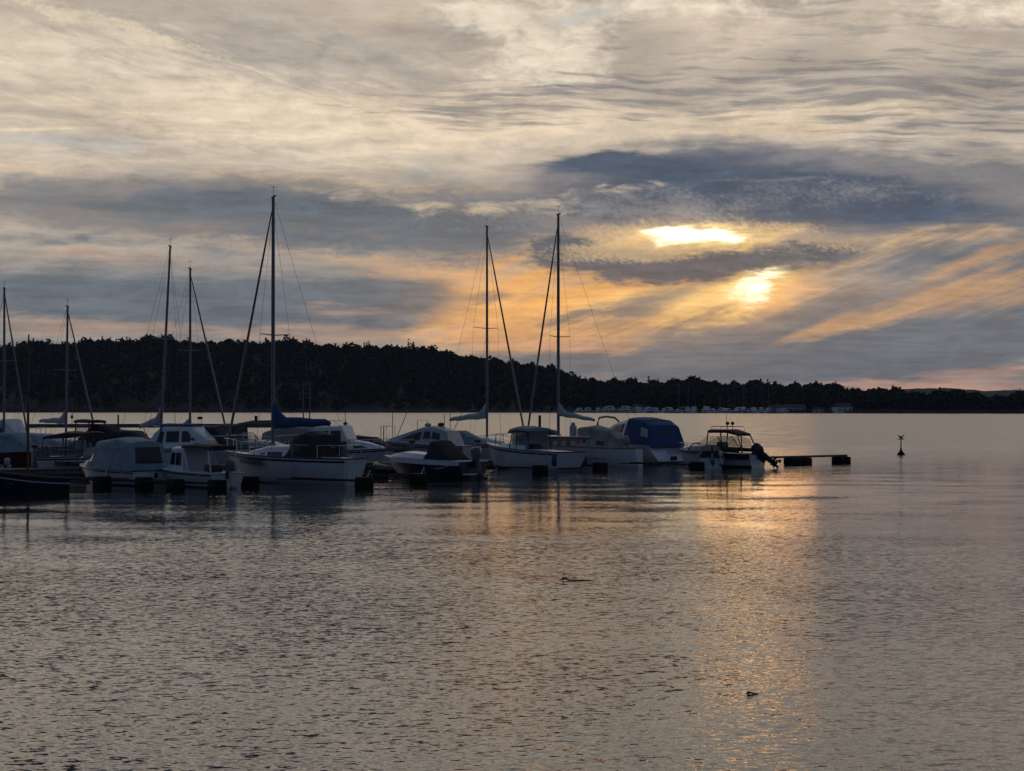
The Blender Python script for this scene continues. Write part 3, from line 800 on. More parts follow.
# --- motorboat with a black-framed clear canopy
r = boat('clear_canopy_motorboat', 'motorboat with clear canopy and long dark hull window, left of the grey canvas canopy', 'motorboat', 50, 475, -118, -2.9, MOTOR)
H = hull(r, 5.8, 2.2, 1.15, 0.92, mats=('white', 'black', 'antifoul'), deck='white')
a = Arch([(-2.75, 1.0, .86, .92, 1.92, .18), (-1.3, 1.02, .88, .94, 2.12, 0), (-.1, 1.0, .84, .98, 2.10, 0), (1.05, .82, .55, 1.06, 1.36, -.5)], .22, .06)
tp = MB(); 
for i in range(2):
    pass
a.frame('canopy_frame', 'black', r, None, .04)
top = Arch([(-2.62, .88, .84, 1.82, 1.95, .1), (-1.3, .92, .88, 1.98, 2.14, 0), (-.1, .88, .84, 1.96, 2.12, 0)], .3, .05).build('canopy_roof', 'blackcanvas', r)
for s in (1, -1):
    a.side_panel('clear_pane', 'clear', r, s, -2.6, -1.4, .04, .9); a.side_panel('clear_pane', 'clear', r, s, -1.25, -.15, .04, .9)
    a.side_panel('windscreen', 'clear', r, s, -.02, .95, .02, .95, -.05, .8)
    h2 = MB(); pts = []
for s in (-1, 1):
    ys = lambda x: s * (H['half'](x) * .985 + .015)
    MB().rings([[(x, ys(x), .52), (x, ys(x), .72), (x, ys(x) - s * .05, .72), (x, ys(x) - s * .05, .52)] for x in (-1.7, -.8, .1, .9)]).build('hull_window', 'glass', r)
dash = MB(); dash.rings([[(x, y, z) for y, z in ((-.85 * k, 1.0), (-.7 * k, 1.0 + .5 * q), (.7 * k, 1.0 + .5 * q), (.85 * k, 1.0))] for x, k, q in ((-.1, 1, .7), (.5, .95, .9), (1.1, .8, .4), (1.9, .5, .1))]).build('foredeck_cabin', 'white', r)
pulpit(r, H, .45); outboard(r, -3.0, .8, 1.0, 0, cowl='motor')

# --- grey canopy boat in the front row
r = boat('grey_canopy_boat', 'white motorboat closed in by a grey canvas canopy with a big dark rear window', 'motorboat', 152, 486, 42, -3.0, MOTOR)
H = hull(r, 6.0, 2.1, 0.82, 0.66, mats=('white', 'navy', 'antifoul'), deck='white', rub='navy')
a = Arch([(-2.9, .94, .80, .66, 1.86, .22), (-1.2, .98, .84, .68, 2.02, 0), (.6, .90, .70, .72, 1.86, -.05), (1.45, .66, .46, .78, 1.34, -.35)], .3, .07)
cv = a.build('canopy', 'canvas', r)
a.end_panel('rear_window', 'glass', cv, 'stern', .78, -.70, .26, .84)
a.frame('canopy_seam', 'greyhull', cv, (1, 2), .014)
for s in (1, -1): a.side_panel('side_window', 'glass', cv, s, .7, 1.2, .42, .86, .6, 1.0)
b = MB()
for i, (x, w, z) in enumerate(((.9, .7, .30), (1.5, .52, .26), (2.1, .26, .12))): pass
b.rings([[(x, y * w, .76 + z * q) for y, q in ((1, 0), (.8, .8), (0, 1), (-.8, .8), (-1, 0))] for x, w, z in ((1.2, .66, .42), (1.8, .52, .34), (2.4, .26, .12))]).build('foredeck_cabin', 'cream', r)
MB().tube([(2.7, .25, .82), (2.65, .22, 1.12), (2.85, 0, 1.15), (2.65, -.22, 1.12), (2.7, -.25, .82)], .016, 5).build('pulpit', 'steel', r)
for s in (1, -1):
    MB().rings([[(x, s * (H['half'](x) + .012), z) for z in (.30, .36)] for x in (-2.8, -1, .6)], closed=False, cap0=False, cap1=False).build('hull_stripe', 'navy', r)
b = MB(); b.box(-3.14, -3.0, -.55, .55, .12, .2); b.build('bathing_step', 'wood', r)
b = MB().rings([[(-3.03, y, z) for y, z in ((-.30, .36), (-.10, .32), (-.12, .56), (-.24, .58))], [(-3.0, y, z) for y, z in ((-.30, .36), (-.10, .32), (-.12, .56), (-.24, .58))]]); b.build('transom_hatch', 'black', r)
cleats(r, H, (-2.6, 2.4))

# --- small white cabin boat with black bimini
r = boat('small_cabin_boat', 'small white cabin boat with black sunroof, right of the grey canopy boat', 'motorboat', 226, 488, 45, -2.3, MOTOR)
H = hull(r, 4.8, 1.85, 0.80, 0.62, mats=('cream', 'navy', 'antifoul'), deck='white', rub='white')
for k, z in enumerate((.16, .28, .40)):
    for s in (1, -1): MB().tube([(x, s * (H['half'](x) * (.80 + .05 * k) ), z) for x in (-2.3, -1.4, -.4, .5)], .012, 4).build('hull_strake', 'cream', H['hull'])
a = Arch([(-.25, .74, .66, .66, 1.70, .05), (.75, .70, .60, .70, 1.66, 0), (1.25, .50, .36, .74, 1.40, -.35)], .14, .05)
cb = a.build('cabin', 'white', r)
for s in (1, -1):
    a.side_panel('window', 'glass', cb, s, -.10, .32, .30, .90); a.side_panel('window', 'glass', cb, s, .40, .85, .30, .90, .40, .80)
a.end_panel('windscreen', 'glass', cb, 'bow', .8, -.8, .3, .88)
fr = MB()
for s in (1, -1):
    fr.tube([(-.3, s * .72, 1.62), (-.75, s * .80, .66)], .04, 5); fr.tube([(-1.9, s * .66, 1.66), (-2.25, s * .74, .66)], .03, 5); fr.tube([(-.3, s * .7, 1.66), (-1.95, s * .66, 1.68)], .03, 5)
fr.build('roof_frame', 'white', r)
Arch([(-2.05, .74, .70, 1.62, 1.74, 0), (-1.1, .78, .74, 1.66, 1.80, 0), (-.1, .74, .70, 1.66, 1.78, 0)], .5, .04).build('sunroof', 'blackcanvas', r)
for s in (1, -1): MB().rings([[(x, s * y, z) for (x, y, z) in q] for q in ([(-2.2, .74, .7), (-.75, .80, .7)], [(-1.95, .70, 1.62), (-.4, .74, 1.62)])], closed=False, cap0=False, cap1=False).build('clear_pane', 'clear', r)
MB().box(-1.7, -1.3, -.35, .45, .62, .98, bev=.08).build('seat_bundle', 'black', r)
outboard(r, -2.45, .62, .85, 4, cowl='motor', leg='motorlight'); cleats(r, H, (-2.0, 1.9))

# --- cabin cruiser behind it, bow to the right
r = boat('cabin_cruiser', 'white cabin cruiser with blue edged roof, behind the small cabin boat with black sunroof', 'motorboat', 145, 468, -112, -3.2, MOTOR)
H = hull(r, 7.0, 2.5, 1.30, 1.05, mats=('white', 'blue', 'antifoul'), deck='white')
a = Arch([(-2.6, 1.0, .82, 1.04, 2.0, .55), (-1.6, 1.04, .90, 1.06, 2.36, 0), (.1, 1.0, .84, 1.12, 2.36, 0), (1.35, .82, .5, 1.2, 1.62, -.75)], .16, .06)
cb = a.build('cabin', 'white', r)
for s in (1, -1):
    a.side_panel('window', 'glass', cb, s, -2.0, -1.45, .34, .90, -1.75, -1.4); a.side_panel('window', 'glass', cb, s, -1.25, -.45, .36, .92); a.side_panel('window', 'glass', cb, s, -.28, .75, .36, .92, -.28, .25)
a.end_panel('windscreen', 'glass', cb, 'bow', .85, -.85, .1, .92)
MB().tube([tuple(p + Vector((0, 0, .04))) for p in a.sec(a.st[1])], .05, 5).build('roof_edge', 'bluecanvas', cb)
Arch([(-1.9, .86, .8, 2.38, 2.46, 0), (.25, .82, .76, 2.38, 2.46, 0)], .4, .03).build('roof_rim', 'bluecanvas', cb)
rail(r, [(-3.2, .9, 1.05), (-3.2, .9, 1.65), (-3.3, 0, 1.7), (-3.2, -.9, 1.65), (-3.2, -.9, 1.05)], []); pulpit(r, H, .6, .4)

# --- sailing boats of the back row at the left
def back_sailer(label, px, D, left, L, top_y, mx, lean=0.0, side=0.0, boom=None, furl=True, hullm='white', cover='sailcloth', cabin=True, mast_m='alu', heel=0.0, bz=1.75, zscale=1.0):
    a = math.radians(left); h = Vector((-math.sin(a), math.cos(a), 0))
    d = ray(px, 430); foot = Vector((d.x / d.y * D, D, 0)); p = foot - h * mx
    zt = CAM_H + (HORIZON - top_y) / F_PX * D
    r = empty('sailing_boat', label, 'sailboat', p, math.pi / 2 + a, SAIL, heel)
    B = 0.27 * L + .3
    H = hull(r, L, B, 1.25 if L > 7 else 1.05, .95 if L > 7 else .8, 'sail', mats=(hullm, 'blue', 'antifoul'), deck='white')
    zc = H['sheer'](mx)
    c = Arch([(-L * .12, B * .30, B * .25, zc - .12, zc + .42, .1), (L * .08, B * .29, B * .24, zc - .1, zc + .40, 0), (L * .24, B * .16, B * .10, zc - .02, zc + .16, -.5)], .3, .06)
    cb = c.build('coachroof', 'white', r)
    for s in (1, -1): c.side_panel('window', 'glass', cb, s, -L * .08, L * .05, .3, .8); c.side_panel('window', 'glass', cb, s, L * .07, L * .13, .3, .75)
    rig(r, H, mx, zc + .3, zt, 'furled' if furl else 'wire', boom or (L * .42, zc + 1.15, .22), lean=lean, side=side, cover=cover, mast_m=mast_m)
    pulpit(r, H, .6); rail(r, [(-L / 2 + .9, B * .36, .9), (-L / 2 + .9, B * .36, 1.5), (-L / 2 + .1, 0, 1.5), (-L / 2 + .9, -B * .36, 1.5), (-L / 2 + .9, -B * .36, .9)], [], name='pushpit')
    return r, H
back_sailer('sailing boat with pale mast at the extreme left edge, behind the red boat', 4, 121, -140, 8.0, 288, .6)
back_sailer('short sailing boat with pale bundled sail, just right of the thin brown mast', 66, 122, -130, 7.4, 306, .5, boom=(2.6, 2.45, .34, .1), lean=-.0, side=.1)
back_sailer('sailing boat with pale mast leaning right and white sail bundle at its foot', 160.5, 119, -135, 8.2, 245, .6, side=.68, furl=False, boom=(2.2, 2.5, .42, -.3))
back_sailer('sailing boat with upright mid-height mast and headsail furled to the right', 190, 121, -128, 7.8, 268, .4)

r = boat('cabin_cruiser', 'white cabin roof of a cruiser just above the red boat canopy at the left edge', 'motorboat', 6, 460, -120, 0, MOTOR)
H = hull(r, 7.0, 2.5, 1.3, 1.1, mats=('white', 'navy', 'antifoul'), deck='white')
a = Arch([(-2.2, 1.0, .9, 1.1, 2.55, .1), (.6, 1.0, .86, 1.15, 2.6, 0), (1.6, .8, .55, 1.25, 1.8, -.6)], .14, .05); cb = a.build('cabin', 'white', r)
for s in (1, -1): a.side_panel('window', 'glass', cb, s, -1.8, -.7, .42, .9); a.side_panel('window', 'glass', cb, s, -.5, .6, .42, .9)
rail(r, [(1.8, .8, 1.2), (1.8, .8, 2.0), (3.2, .2, 2.1), (3.2, -.2, 2.1), (1.8, -.8, 2.0), (1.8, -.8, 1.2)], [((3.2, .2, 2.1), (3.2, .2, 1.2)), ((2.5, .5, 2.05), (2.5, .5, 1.2))], .022, 'pulpit')
r, H, a, c = canopy_boat('pale motorboat with low white hood, between the red boat and the clear canopy boat', 46, 464, -118, 5.6, 2.1, .9, 'sailcloth',
    [(-2.4, .95, .75, .9, 1.5, .2), (-1.2, .95, .75, .92, 1.8, 0), (.2, .92, .66, .95, 1.75, 0), (1.4, .6, .4, 1.0, 1.25, -.4)], hullm='greyhull')
pulpit(r, H, .55, .4)
r, H, a, c = canopy_boat('motorboat with brownish hood behind the black sprayhood', 305, 465, -112, 5.8, 2.2, .95, 'beige',
    [(-2.5, .95, .8, .96, 1.9, .1), (-1.2, .98, .82, .98, 2.25, 0), (.4, .94, .7, 1.0, 2.2, 0), (1.5, .6, .4, 1.08, 1.35, -.4)])
pulpit(r, H, .55, .4)
# --- wheelhouse boat and dark canopies in the back row
r = boat('wheelhouse_boat', 'small boat with tall dark framed wheelhouse beside the short sailing boat', 'motorboat', 92, 466, -120, 0, MOTOR)
H = hull(r, 5.0, 2.0, 1.1, .9, mats=('greyhull', 'blue', 'antifoul'), deck='white')
a = Arch([(-.7, .75, .68, .9, 2.62, .05), (.35, .75, .66, .95, 2.58, 0), (.75, .68, .56, .98, 1.9, -.25)], .1, .05)
a.frame('wheelhouse_frame', 'black', r, None, .045)
Arch([(-.75, .76, .72, 2.50, 2.64, 0), (.45, .74, .7, 2.48, 2.62, 0)], .4, .04).build('wheelhouse_roof', 'blackcanvas', r)
for s in (1, -1): a.side_panel('window', 'clear', r, s, -.65, .3, .40, .98); a.side_panel('window_panel', 'greyhull', r, s, -.68, .6, 0, .38)
a.end_panel('windscreen', 'clear', r, 'bow', .9, -.9, .2, .98); pulpit(r, H, .5)

r, H, a, c = canopy_boat('motorboat under a peaked navy canopy, behind the grey canopy boat', 116, 466, -118, 5.4, 2.1, .85, 'navycanvas',
    [(-2.4, .95, .7, .86, 1.6, .2), (-1.2, .95, .72, .88, 2.35, 0), (-.3, .92, .7, .9, 2.30, 0), (.9, .66, .4, .98, 1.3, -.4)])
pulpit(r, H, .5)
r, H, a, c = canopy_boat('motorboat with low dark blue canopy and slim black post', 137, 467, -118, 5.2, 2.0, .85, 'navycanvas',
    [(-2.3, .92, .7, .86, 1.7, .2), (-1.1, .92, .72, .88, 2.05, 0), (0, .9, .7, .9, 2.0, 0), (1.2, .6, .4, .98, 1.2, -.4)], hullm='greyhull')
MB().tube([(-1.6, .3, .9), (-1.6, .3, 2.95)], .05, 6).build('post', 'black', r); MB().tube([(1.2, 0, 1.0), (.4, 0, 2.3)], .02, 5).build('antenna', 'black', r); pulpit(r, H, .5)
r, H, a, c = canopy_boat('motorboat with long square navy canopy behind the tallest mast boat bow', 213, 468, -116, 6.0, 2.3, .95, 'navycanvas',
    [(-2.8, 1.0, .9, .96, 2.15, .05), (-1.6, 1.02, .92, .98, 2.32, 0), (.6, 1.0, .88, 1.0, 2.30, 0), (1.3, .8, .5, 1.08, 1.4, -.5)], windows=False)
rail(r, [(1.4, .8, 1.1), (1.4, .8, 1.9), (2.6, .3, 1.8), (2.6, -.3, 1.8), (1.4, -.8, 1.9), (1.4, -.8, 1.1)], [((2.6, .3, 1.8), (2.6, .3, 1.1)), ((2.6, -.3, 1.8), (2.6, -.3, 1.1))])
r = boat('windscreen_motorboat', 'white motorboat with a slanted clear windscreen, behind the tallest mast', 'motorboat', 250, 467, -112, 0, MOTOR)
H = hull(r, 6.0, 2.3, 1.25, 1.0, mats=('white', 'navy', 'antifoul'), deck='white')
a = Arch([(-.6, .92, .80, 1.1, 1.85, -.4), (.3, .9, .74, 1.15, 1.9, -.6), (1.5, .7, .5, 1.22, 1.5, -.8)], .15, .04)
a.frame('windscreen_frame', 'alu', r, None, .03)
for s in (1, -1): a.side_panel('windscreen', 'clear', r, s, -.5, 1.4, .1, .95)
a.end_panel('windscreen', 'clear', r, 'bow', .9, -.9, .1, .95)
Arch([(-2.6, .9, .8, 1.0, 2.2, .1), (-1.5, .9, .82, 1.0, 2.42, 0), (-.6, .88, .8, 1.05, 2.36, 0)], .25, .05).build('canopy', 'navycanvas', r)
MB().rings([[(x, y * w, 1.15 + z * q) for y, q in ((1, 0), (.8, .8), (0, 1), (-.8, .8), (-1, 0))] for x, w, z in ((-.4, .9, .35), (1.2, .75, .4), (2.3, .35, .12))]).build('foredeck_cabin', 'white', r)
pulpit(r, H, .6, .35)

# --- the big sailing boat with the blue sail cover
r = boat('sailing_boat', 'white sailing boat with dark blue sail cover, black sprayhood and the tallest mast', 'sailboat', 352, 485, 49, -4.2, SAIL)
H = hull(r, 8.4, 2.5, 1.36, 1.12, 'sail', mats=('white', 'navy', 'antifoul'), deck='white', trake=-.25)
c = Arch([(-1.3, .80, .66, 1.06, 1.66, .1), (.6, .78, .62, 1.10, 1.62, 0), (2.3, .40, .26, 1.24, 1.36, -.5)], .3, .07)
cb = c.build('coachroof', 'white', r)
for s in (1, -1):
    c.side_panel('window', 'glass', cb, s, -.5, .5, .25, .8); c.side_panel('window', 'glass', cb, s, .7, 1.2, .25, .75)
    MB().rings([[(x, s * (H['half'](x) * .985 + .02), z) for z in (.80 + (x * .03), 1.02 + x * .02)] for x in (.3, 1.0, 1.7, 2.2)], closed=False, cap0=False, cap1=False).build('hull_window', 'glass', r)
a = Arch([(-2.7, .92, .78, 1.08, 2.10, .15), (-2.0, .95, .80, 1.08, 2.26, 0), (-1.0, .90, .66, 1.1, 2.1, -.15), (-.5, .78, .5, 1.14, 1.6, -.3)], .35, .08)
hood = a.build('sprayhood', 'blackcanvas', r)
for s in (1, -1): a.side_panel('window', 'clear', hood, s, -1.9, -1.1, .45, .9, off=.03)
rig(r, H, .9, 1.5, CAM_H + (HORIZON - 196) / F_PX * 90.5, 'furled', boom=(3.7, 2.50, .46, .18), spread=(.45,), cover='bluecanvas', r=.085, furl_m='motor')
pulpit(r, H, .6, .18)
rail(r, [(-3.0, .95, 1.12), (-3.0, .95, 1.72), (-4.1, .66, 1.72), (-4.15, 0, 1.72), (-4.1, -.66, 1.72), (-3.0, -.95, 1.72), (-3.0, -.95, 1.12)], [((-4.1, .66, 1.72), (-4.1, .66, 1.12)), ((-4.1, -.66, 1.72), (-4.1, -.66, 1.12))], name='pushpit')
b = MB()
for s in (1, -1):
    for x in (-1.6, -.3, 1.0, 2.2): b.tube([(x, s * H['half'](x) * .94, H['sheer'](x)), (x, s * H['half'](x) * .94, H['sheer'](x) + .58)], .014, 5)
    b.tube([(x, s * H['half'](x) * .94, H['sheer'](x) + .56) for x in (-2.6, -1.6, -.3, 1.0, 2.2, 3.0)], .008, 4)
b.build('guard_rail', 'steel', r)
b = MB(); b.tube([(-4.3, .3, .1), (-4.3, .3, 1.1)], .02, 5); b.tube([(-4.3, -.02, .1), (-4.3, -.02, 1.1)], .02, 5)
for z in (.3, .6, .9): b.tube([(-4.3, .3, z), (-4.3, -.02, z)], .02, 5)
b.build('boarding_ladder', 'steel', r)
MB().tube([(-3.2, 0, 1.1), (-3.2, 0, 1.55), (-2.7, 0, 1.75)], .03, 6).build('tiller', 'teak', r)
b = MB()
for k in range(3): b.box(-1.85 + k * .13, -1.78 + k * .13, H['half'](-1.8) + .005, H['half'](-1.8) + .018, .62, .86)
b.build('sail_number', 'greyhull', H['hull'])
MB().ball((-3.6, .2, 1.65), .16, .2, .28).build('lifebelt_bag', 'blackcanvas', r); cleats(r, H, (-3.3, 3.0))

# --- white cabin boat behind its stern
r = boat('white_cabin_boat', 'white cabin boat with roof rail and aerial, behind the big sailing boat stern', 'motorboat', 395, 468, -112, 3.1, MOTOR)
H = hull(r, 6.2, 2.3, 1.10, .9, mats=('white', 'navy', 'antifoul'), deck='white')
a = Arch([(-1.6, .92, .78, .92, 2.30, .1), (.1, .9, .74, .98, 2.34, 0), (.75, .82, .6, 1.02, 1.65, -.55)], .12, .05)
cb = a.build('cabin', 'white', r)
for s in (1, -1): a.side_panel('window', 'glass', cb, s, -1.35, -.7, .42, .92); a.side_panel('window', 'glass', cb, s, -.55, .2, .42, .92, -.55, .1)
a.end_panel('windscreen', 'glass', cb, 'bow', .9, -.9, .12, .92)
f = Arch([(.6, .8, .62, 1.0, 1.5, 0), (1.5, .68, .46, 1.04, 1.42, -.4), (2.4, .34, .2, 1.08, 1.16, -.4)], .25, .04); fb_ = f.build('foredeck_cabin', 'white', r)
for s in (1, -1): f.side_panel('window', 'glass', fb_, s, .85, 1.7, .2, .8, .85, 1.35)
rail(r, [(-1.8, .7, 2.3), (-1.8, .7, 2.62), (-.3, .66, 2.62), (-.05, .6, 2.36)], [((-1.0, .68, 2.3), (-1.0, .68, 2.62))], name='roof_rail'); rail(r, [(-1.8, -.7, 2.3), (-1.8, -.7, 2.62), (-.3, -.66, 2.62), (-.05, -.6, 2.36)], [((-1.0, -.68, 2.3), (-1.0, -.68, 2.62))], name='roof_rail')
b = MB(); b.tube([(.0, 0, 2.36), (.0, 0, 3.3)], .018, 5); b.ball((0, 0, 2.46), .12, .12, .1); b.build('aerial', 'black', r)
pulpit(r, H, .55, .45); outboard(r, -3.2, .85, 1.0, 0)

r, H, a, c = canopy_boat('low motorboat with navy hood between the white cabin boat and the sport cruiser', 374, 466, -118, 5.2, 2.0, .85, 'navycanvas',
    [(-2.2, .9, .7, .86, 1.4, .2), (-1.1, .9, .7, .88, 1.7, 0), (0, .88, .66, .9, 1.62, 0), (1.1, .6, .4, .96, 1.1, -.4)], hullm='greyhull')
pulpit(r, H, .5, .4)
# --- sport cruiser behind the dark canopy bowrider
r = boat('sport_cruiser', 'pale sport cruiser with swept dark windscreen, behind the black cockpit cover', 'motorboat', 425, 464, 62, 0, MOTOR)
H = hull(r, 6.4, 2.4, 1.35, 1.1, mats=('greyhull', 'blue', 'antifoul'), deck='white')
a = Arch([(-2.2, .95, .78, 1.1, 1.95, .3), (-.9, 1.0, .82, 1.14, 2.25, 0), (.0, .96, .7, 1.18, 2.2, -.2), (2.4, .45, .25, 1.3, 1.5, -.5)], .22, .05)
cb = a.build('cabin', 'greyhull', r)
for s in (1, -1): a.side_panel('window', 'glass', cb, s, -.1, 1.7, .3, .95, -.1, .6, .014, 5); a.side_panel('window', 'glass', cb, s, -1.6, -.3, .45, .95)
a.end_panel('windscreen', 'glass', cb, 'bow', .9, -.9, .1, .95)
b = MB()
for x, h in ((-1.9, 3.7), (-1.5, 3.0)): b.tube([(x, .3, 2.1), (x, .3, h)], .02, 5)
b.tube([(-1.9, -.2, 2.1), (-2.7, -.2, 3.6)], .02, 5); b.build('aerial', 'black', r)
rail(r, [(2.4, .5, 1.3), (2.4, .5, 2.25), (3.0, .15, 2.25), (3.0, -.15, 2.25), (2.4, -.5, 2.25), (2.4, -.5, 1.3)], [((3.0, .15, 2.25), (3.0, .15, 1.35)), ((3.0, -.15, 2.25), (3.0, -.15, 1.35)), ((2.7, .3, 2.25), (2.7, .3, 1.35))], name='pulpit', rad=.022)
b = MB(); b.tube([(2.2, .1, 1.4), (2.2, .1, 3.6)], .02, 5); b.tube([(2.0, 0, 1.5), (1.2, 0, 3.2)], .022, 5); b.build('flagpole', 'black', r)
MB().ball((-.4, .35, 2.34), .2, .2, .12).build('radar_dome', 'greyhull', cb); MB().ball((-1.0, -.2, 2.36), .22, .22, .12).build('radar_dome', 'black', cb)

# --- bowrider with black cockpit cover and tilted outboard
r = boat('bowrider', 'long low bowrider with dark hull, black cockpit cover and covered outboard', 'motorboat', 472, 478, 48, -2.9, MOTOR)
H = hull(r, 6.0, 2.1, 0.98, 0.80, mats=('navy', 'white', 'antifoul'), deck='white', rub='white', rake=.9)
for s in (1, -1): MB().rings([[(x - .0, s * (H['half'](x) + .015), H['sheer'](x) - d) for d in (0.02, .20)] for x in [-2.95 + k * .55 for k in range(10)]], closed=False, cap0=False, cap1=False).build('white_topside', 'white', r)
a = Arch([(-2.0, .86, .7, .80, 1.0, .3), (-1.0, .9, .66, .84, 1.74, 0), (-.55, .86, .6, .86, 1.72, -.1)], .25, .05)
a.build('cockpit_cover', 'blackcanvas', r)
b = Arch([(-.5, .92, .84, .88, 1.10, 0), (1.2, .74, .62, .94, 1.2, -.3), (2.4, .35, .2, .98, 1.04, -.3)], .3, .03).build('foredeck', 'white', r)
o = outboard(r, -3.05, .78, 1.0, 12, cowl='motor', leg='motor', cover='motor')
b = MB(); b.box(-3.35, -2.9, -.75, .75, .16, .22, bev=.02); b.build('bathing_platform', 'white', r)
MB().box(-3.02, -2.97, .25, .5, .3, .55).build('red_tail_light', 'red', r)

r, H, a, c = canopy_boat('motorboat with pale grey canopy, between the swept dark windscreen and the boom pointing left', 462, 463, -110, 5.8, 2.2, 1.0, 'canvas',
    [(-2.5, .95, .8, 1.0, 1.75, .2), (-1.2, .98, .8, 1.02, 1.95, 0), (.2, .94, .7, 1.06, 1.9, 0), (1.5, .6, .4, 1.12, 1.35, -.4)])
pulpit(r, H, .55, .4); rail(r, [(-2.6, .8, 1.0), (-2.6, .8, 2.6), (-2.6, -.8, 2.6), (-2.6, -.8, 1.0)], [], .025, 'radar_arch')
# --- sailing boat whose boom points left, far side
r, H = back_sailer('sailing boat with dark mast and pale sail cover, its boom pointing left', 487, 125, -140, 9.2, 226, .7, boom=(3.7, 2.75, .38, -.15), mast_m='motor')
# --- walkaround with soft-top
r = boat('walkaround_boat', 'white open boat with boxy clear sided soft-top and blue stern fenders', 'motorboat', 566, 471, 41, -3.15, MOTOR)
H = hull(r, 6.6, 2.35, 1.42, 1.02, mats=('white', 'navy', 'antifoul'), deck='white', rub='navy', trake=-.35)
a = Arch([(-1.05, .84, .76, 1.05, 2.22, .05), (-.1, .86, .78, 1.1, 2.30, 0), (.55, .8, .66, 1.12, 2.22, -.12)], .12, .05)
a.frame('soft_top_frame', 'black', r, None, .03)
Arch([(-1.1, .84, .80, 2.10, 2.24, 0), (-.1, .86, .82, 2.16, 2.34, 0), (.6, .78, .74, 2.10, 2.22, 0), (.9, .64, .6, 1.98, 2.02, 0)], .5, .05).build('soft_top', 'canvas', r)
for s in (1, -1): a.side_panel('clear_pane', 'milky', r, s, -.85, -.15, .28, .94); a.side_panel('clear_pane', 'milky', r, s, -.05, .38, .28, .94); a.side_panel('console_side', 'white', r, s, -.85, .4, 0, .26)
a.end_panel('clear_pane', 'milky', r, 'stern', .9, -.9, .3, .94); a.end_panel('windscreen', 'milky', r, 'bow', .9, -.9, .3, .94)
MB().box(-.5, .0, -.4, .4, 1.0, 1.55, bev=.05).build('console', 'white', r)
MB().box(-.85, -.6, -.35, .35, 1.0, 1.45, bev=.06).build('seat', 'black', r)
MB().rings([[(x, y * w, 1.15 + z * q) for y, q in ((1, 0), (.8, .85), (0, 1), (-.8, .85), (-1, 0))] for x, w, z in ((.4, .85, .3), (1.5, .66, .3), (2.6, .25, .14))]).build('foredeck_cabin', 'white', r)
MB().tube([(-.5, -.5, 2.2), (-.5, -.5, 2.95)], .075, 8).build('rocket_flare_tube', 'black', r)
rail(r, [(.4, .95, 1.2), (.4, .95, 1.55), (1.8, .7, 1.72), (2.9, .12, 1.9), (2.9, -.12, 1.9), (1.8, -.7, 1.72), (.4, -.95, 1.55), (.4, -.95, 1.2)], [((1.8, .7, 1.72), (1.8, .7, 1.25)), ((1.8, -.7, 1.72), (1.8, -.7, 1.25))])
b = MB(); b.box(-3.55, -3.0, -.8, .8, .12, .19, bev=.02); b.build('bathing_platform', 'black', r)
b = MB(); b.box(-3.02, -2.98, -.2, .15, .62, .72); b.build('transom_vent', 'black', r)

# --- wooden sailing boat with the grey cockpit tent
r = boat('sailing_boat', 'double-ended white sailing boat with varnished wooden cabin and grey cockpit tent', 'sailboat', 638, 467, 48, -4.2, SAIL)
H = hull(r, 8.8, 2.5, 1.35, 1.0, 'sail', mats=('white', 'white', 'antifoul'), deck='wood', rounded=.30, stripe=False, trake=.15, rub='teak')
c = Arch([(-1.2, .80, .72, .98, 1.62, 0), (1.0, .80, .70, 1.0, 1.62, 0), (2.2, .62, .5, 1.08, 1.55, -.1)], .12, .06)
cb = c.build('cabin', 'teak', r)
for s in (1, -1):
    for x in (-.9, -.2, .5, 1.2): c.side_panel('window', 'sailcloth', cb, s, x, x + .36, .3, .78)
Arch([(-1.3, .80, .78, 1.66, 1.70, 0), (2.3, .58, .56, 1.66, 1.70, 0)], .5, .05).build('cabin_roof', 'white', cb)
a = Arch([(-3.3, .66, .42, .98, 1.55, .2), (-2.5, .84, .60, .98, 2.0, 0), (-1.2, .92, .66, .98, 2.26, 0), (-.2, .9, .5, 1.02, 2.15, .1)], .4, .08)
tent = a.build('cockpit_tent', 'beige', r)
a.frame('tent_seam', 'wood', tent, (1, 2), .014)
for s in (1, -1): a.side_panel('window', 'glass', tent, s, -1.0, -.55, .5, .72, off=.02); a.side_panel('window', 'glass', tent, s, -2.3, -1.75, .38, .7, off=.02)
rig(r, H, 1.75, 1.6, CAM_H + (HORIZON - 214) / F_PX * 117.5, 'furled', boom=(2.7, 2.95, .30, -.28), spread=(.45,), mast_m='alu', cover='sailcloth', r=.09, furl_m='motor')
MB().ball((-3.6, .3, 1.5), .2, .2, .3).build('lifebelt_bag', 'beige', r)
b = MB(); b.box(.2, .55, .1, .45, 1.7, 2.3, bev=.05); b.ball((.38, .28, 2.36), .14, .14, .16); b.build('deck_bundle', 'greyhull', cb)
MB().rings([[(x, H['half'](x) + .012 * k, z) for z, k in ((.45, 1), (.50, 1))] for x in (-2.6, -1.8, -1.0, 0)], closed=False, cap0=False, cap1=False).build('hull_stripe', 'navy', H['hull'])
cleats(r, H, (-3.2, 3.6))

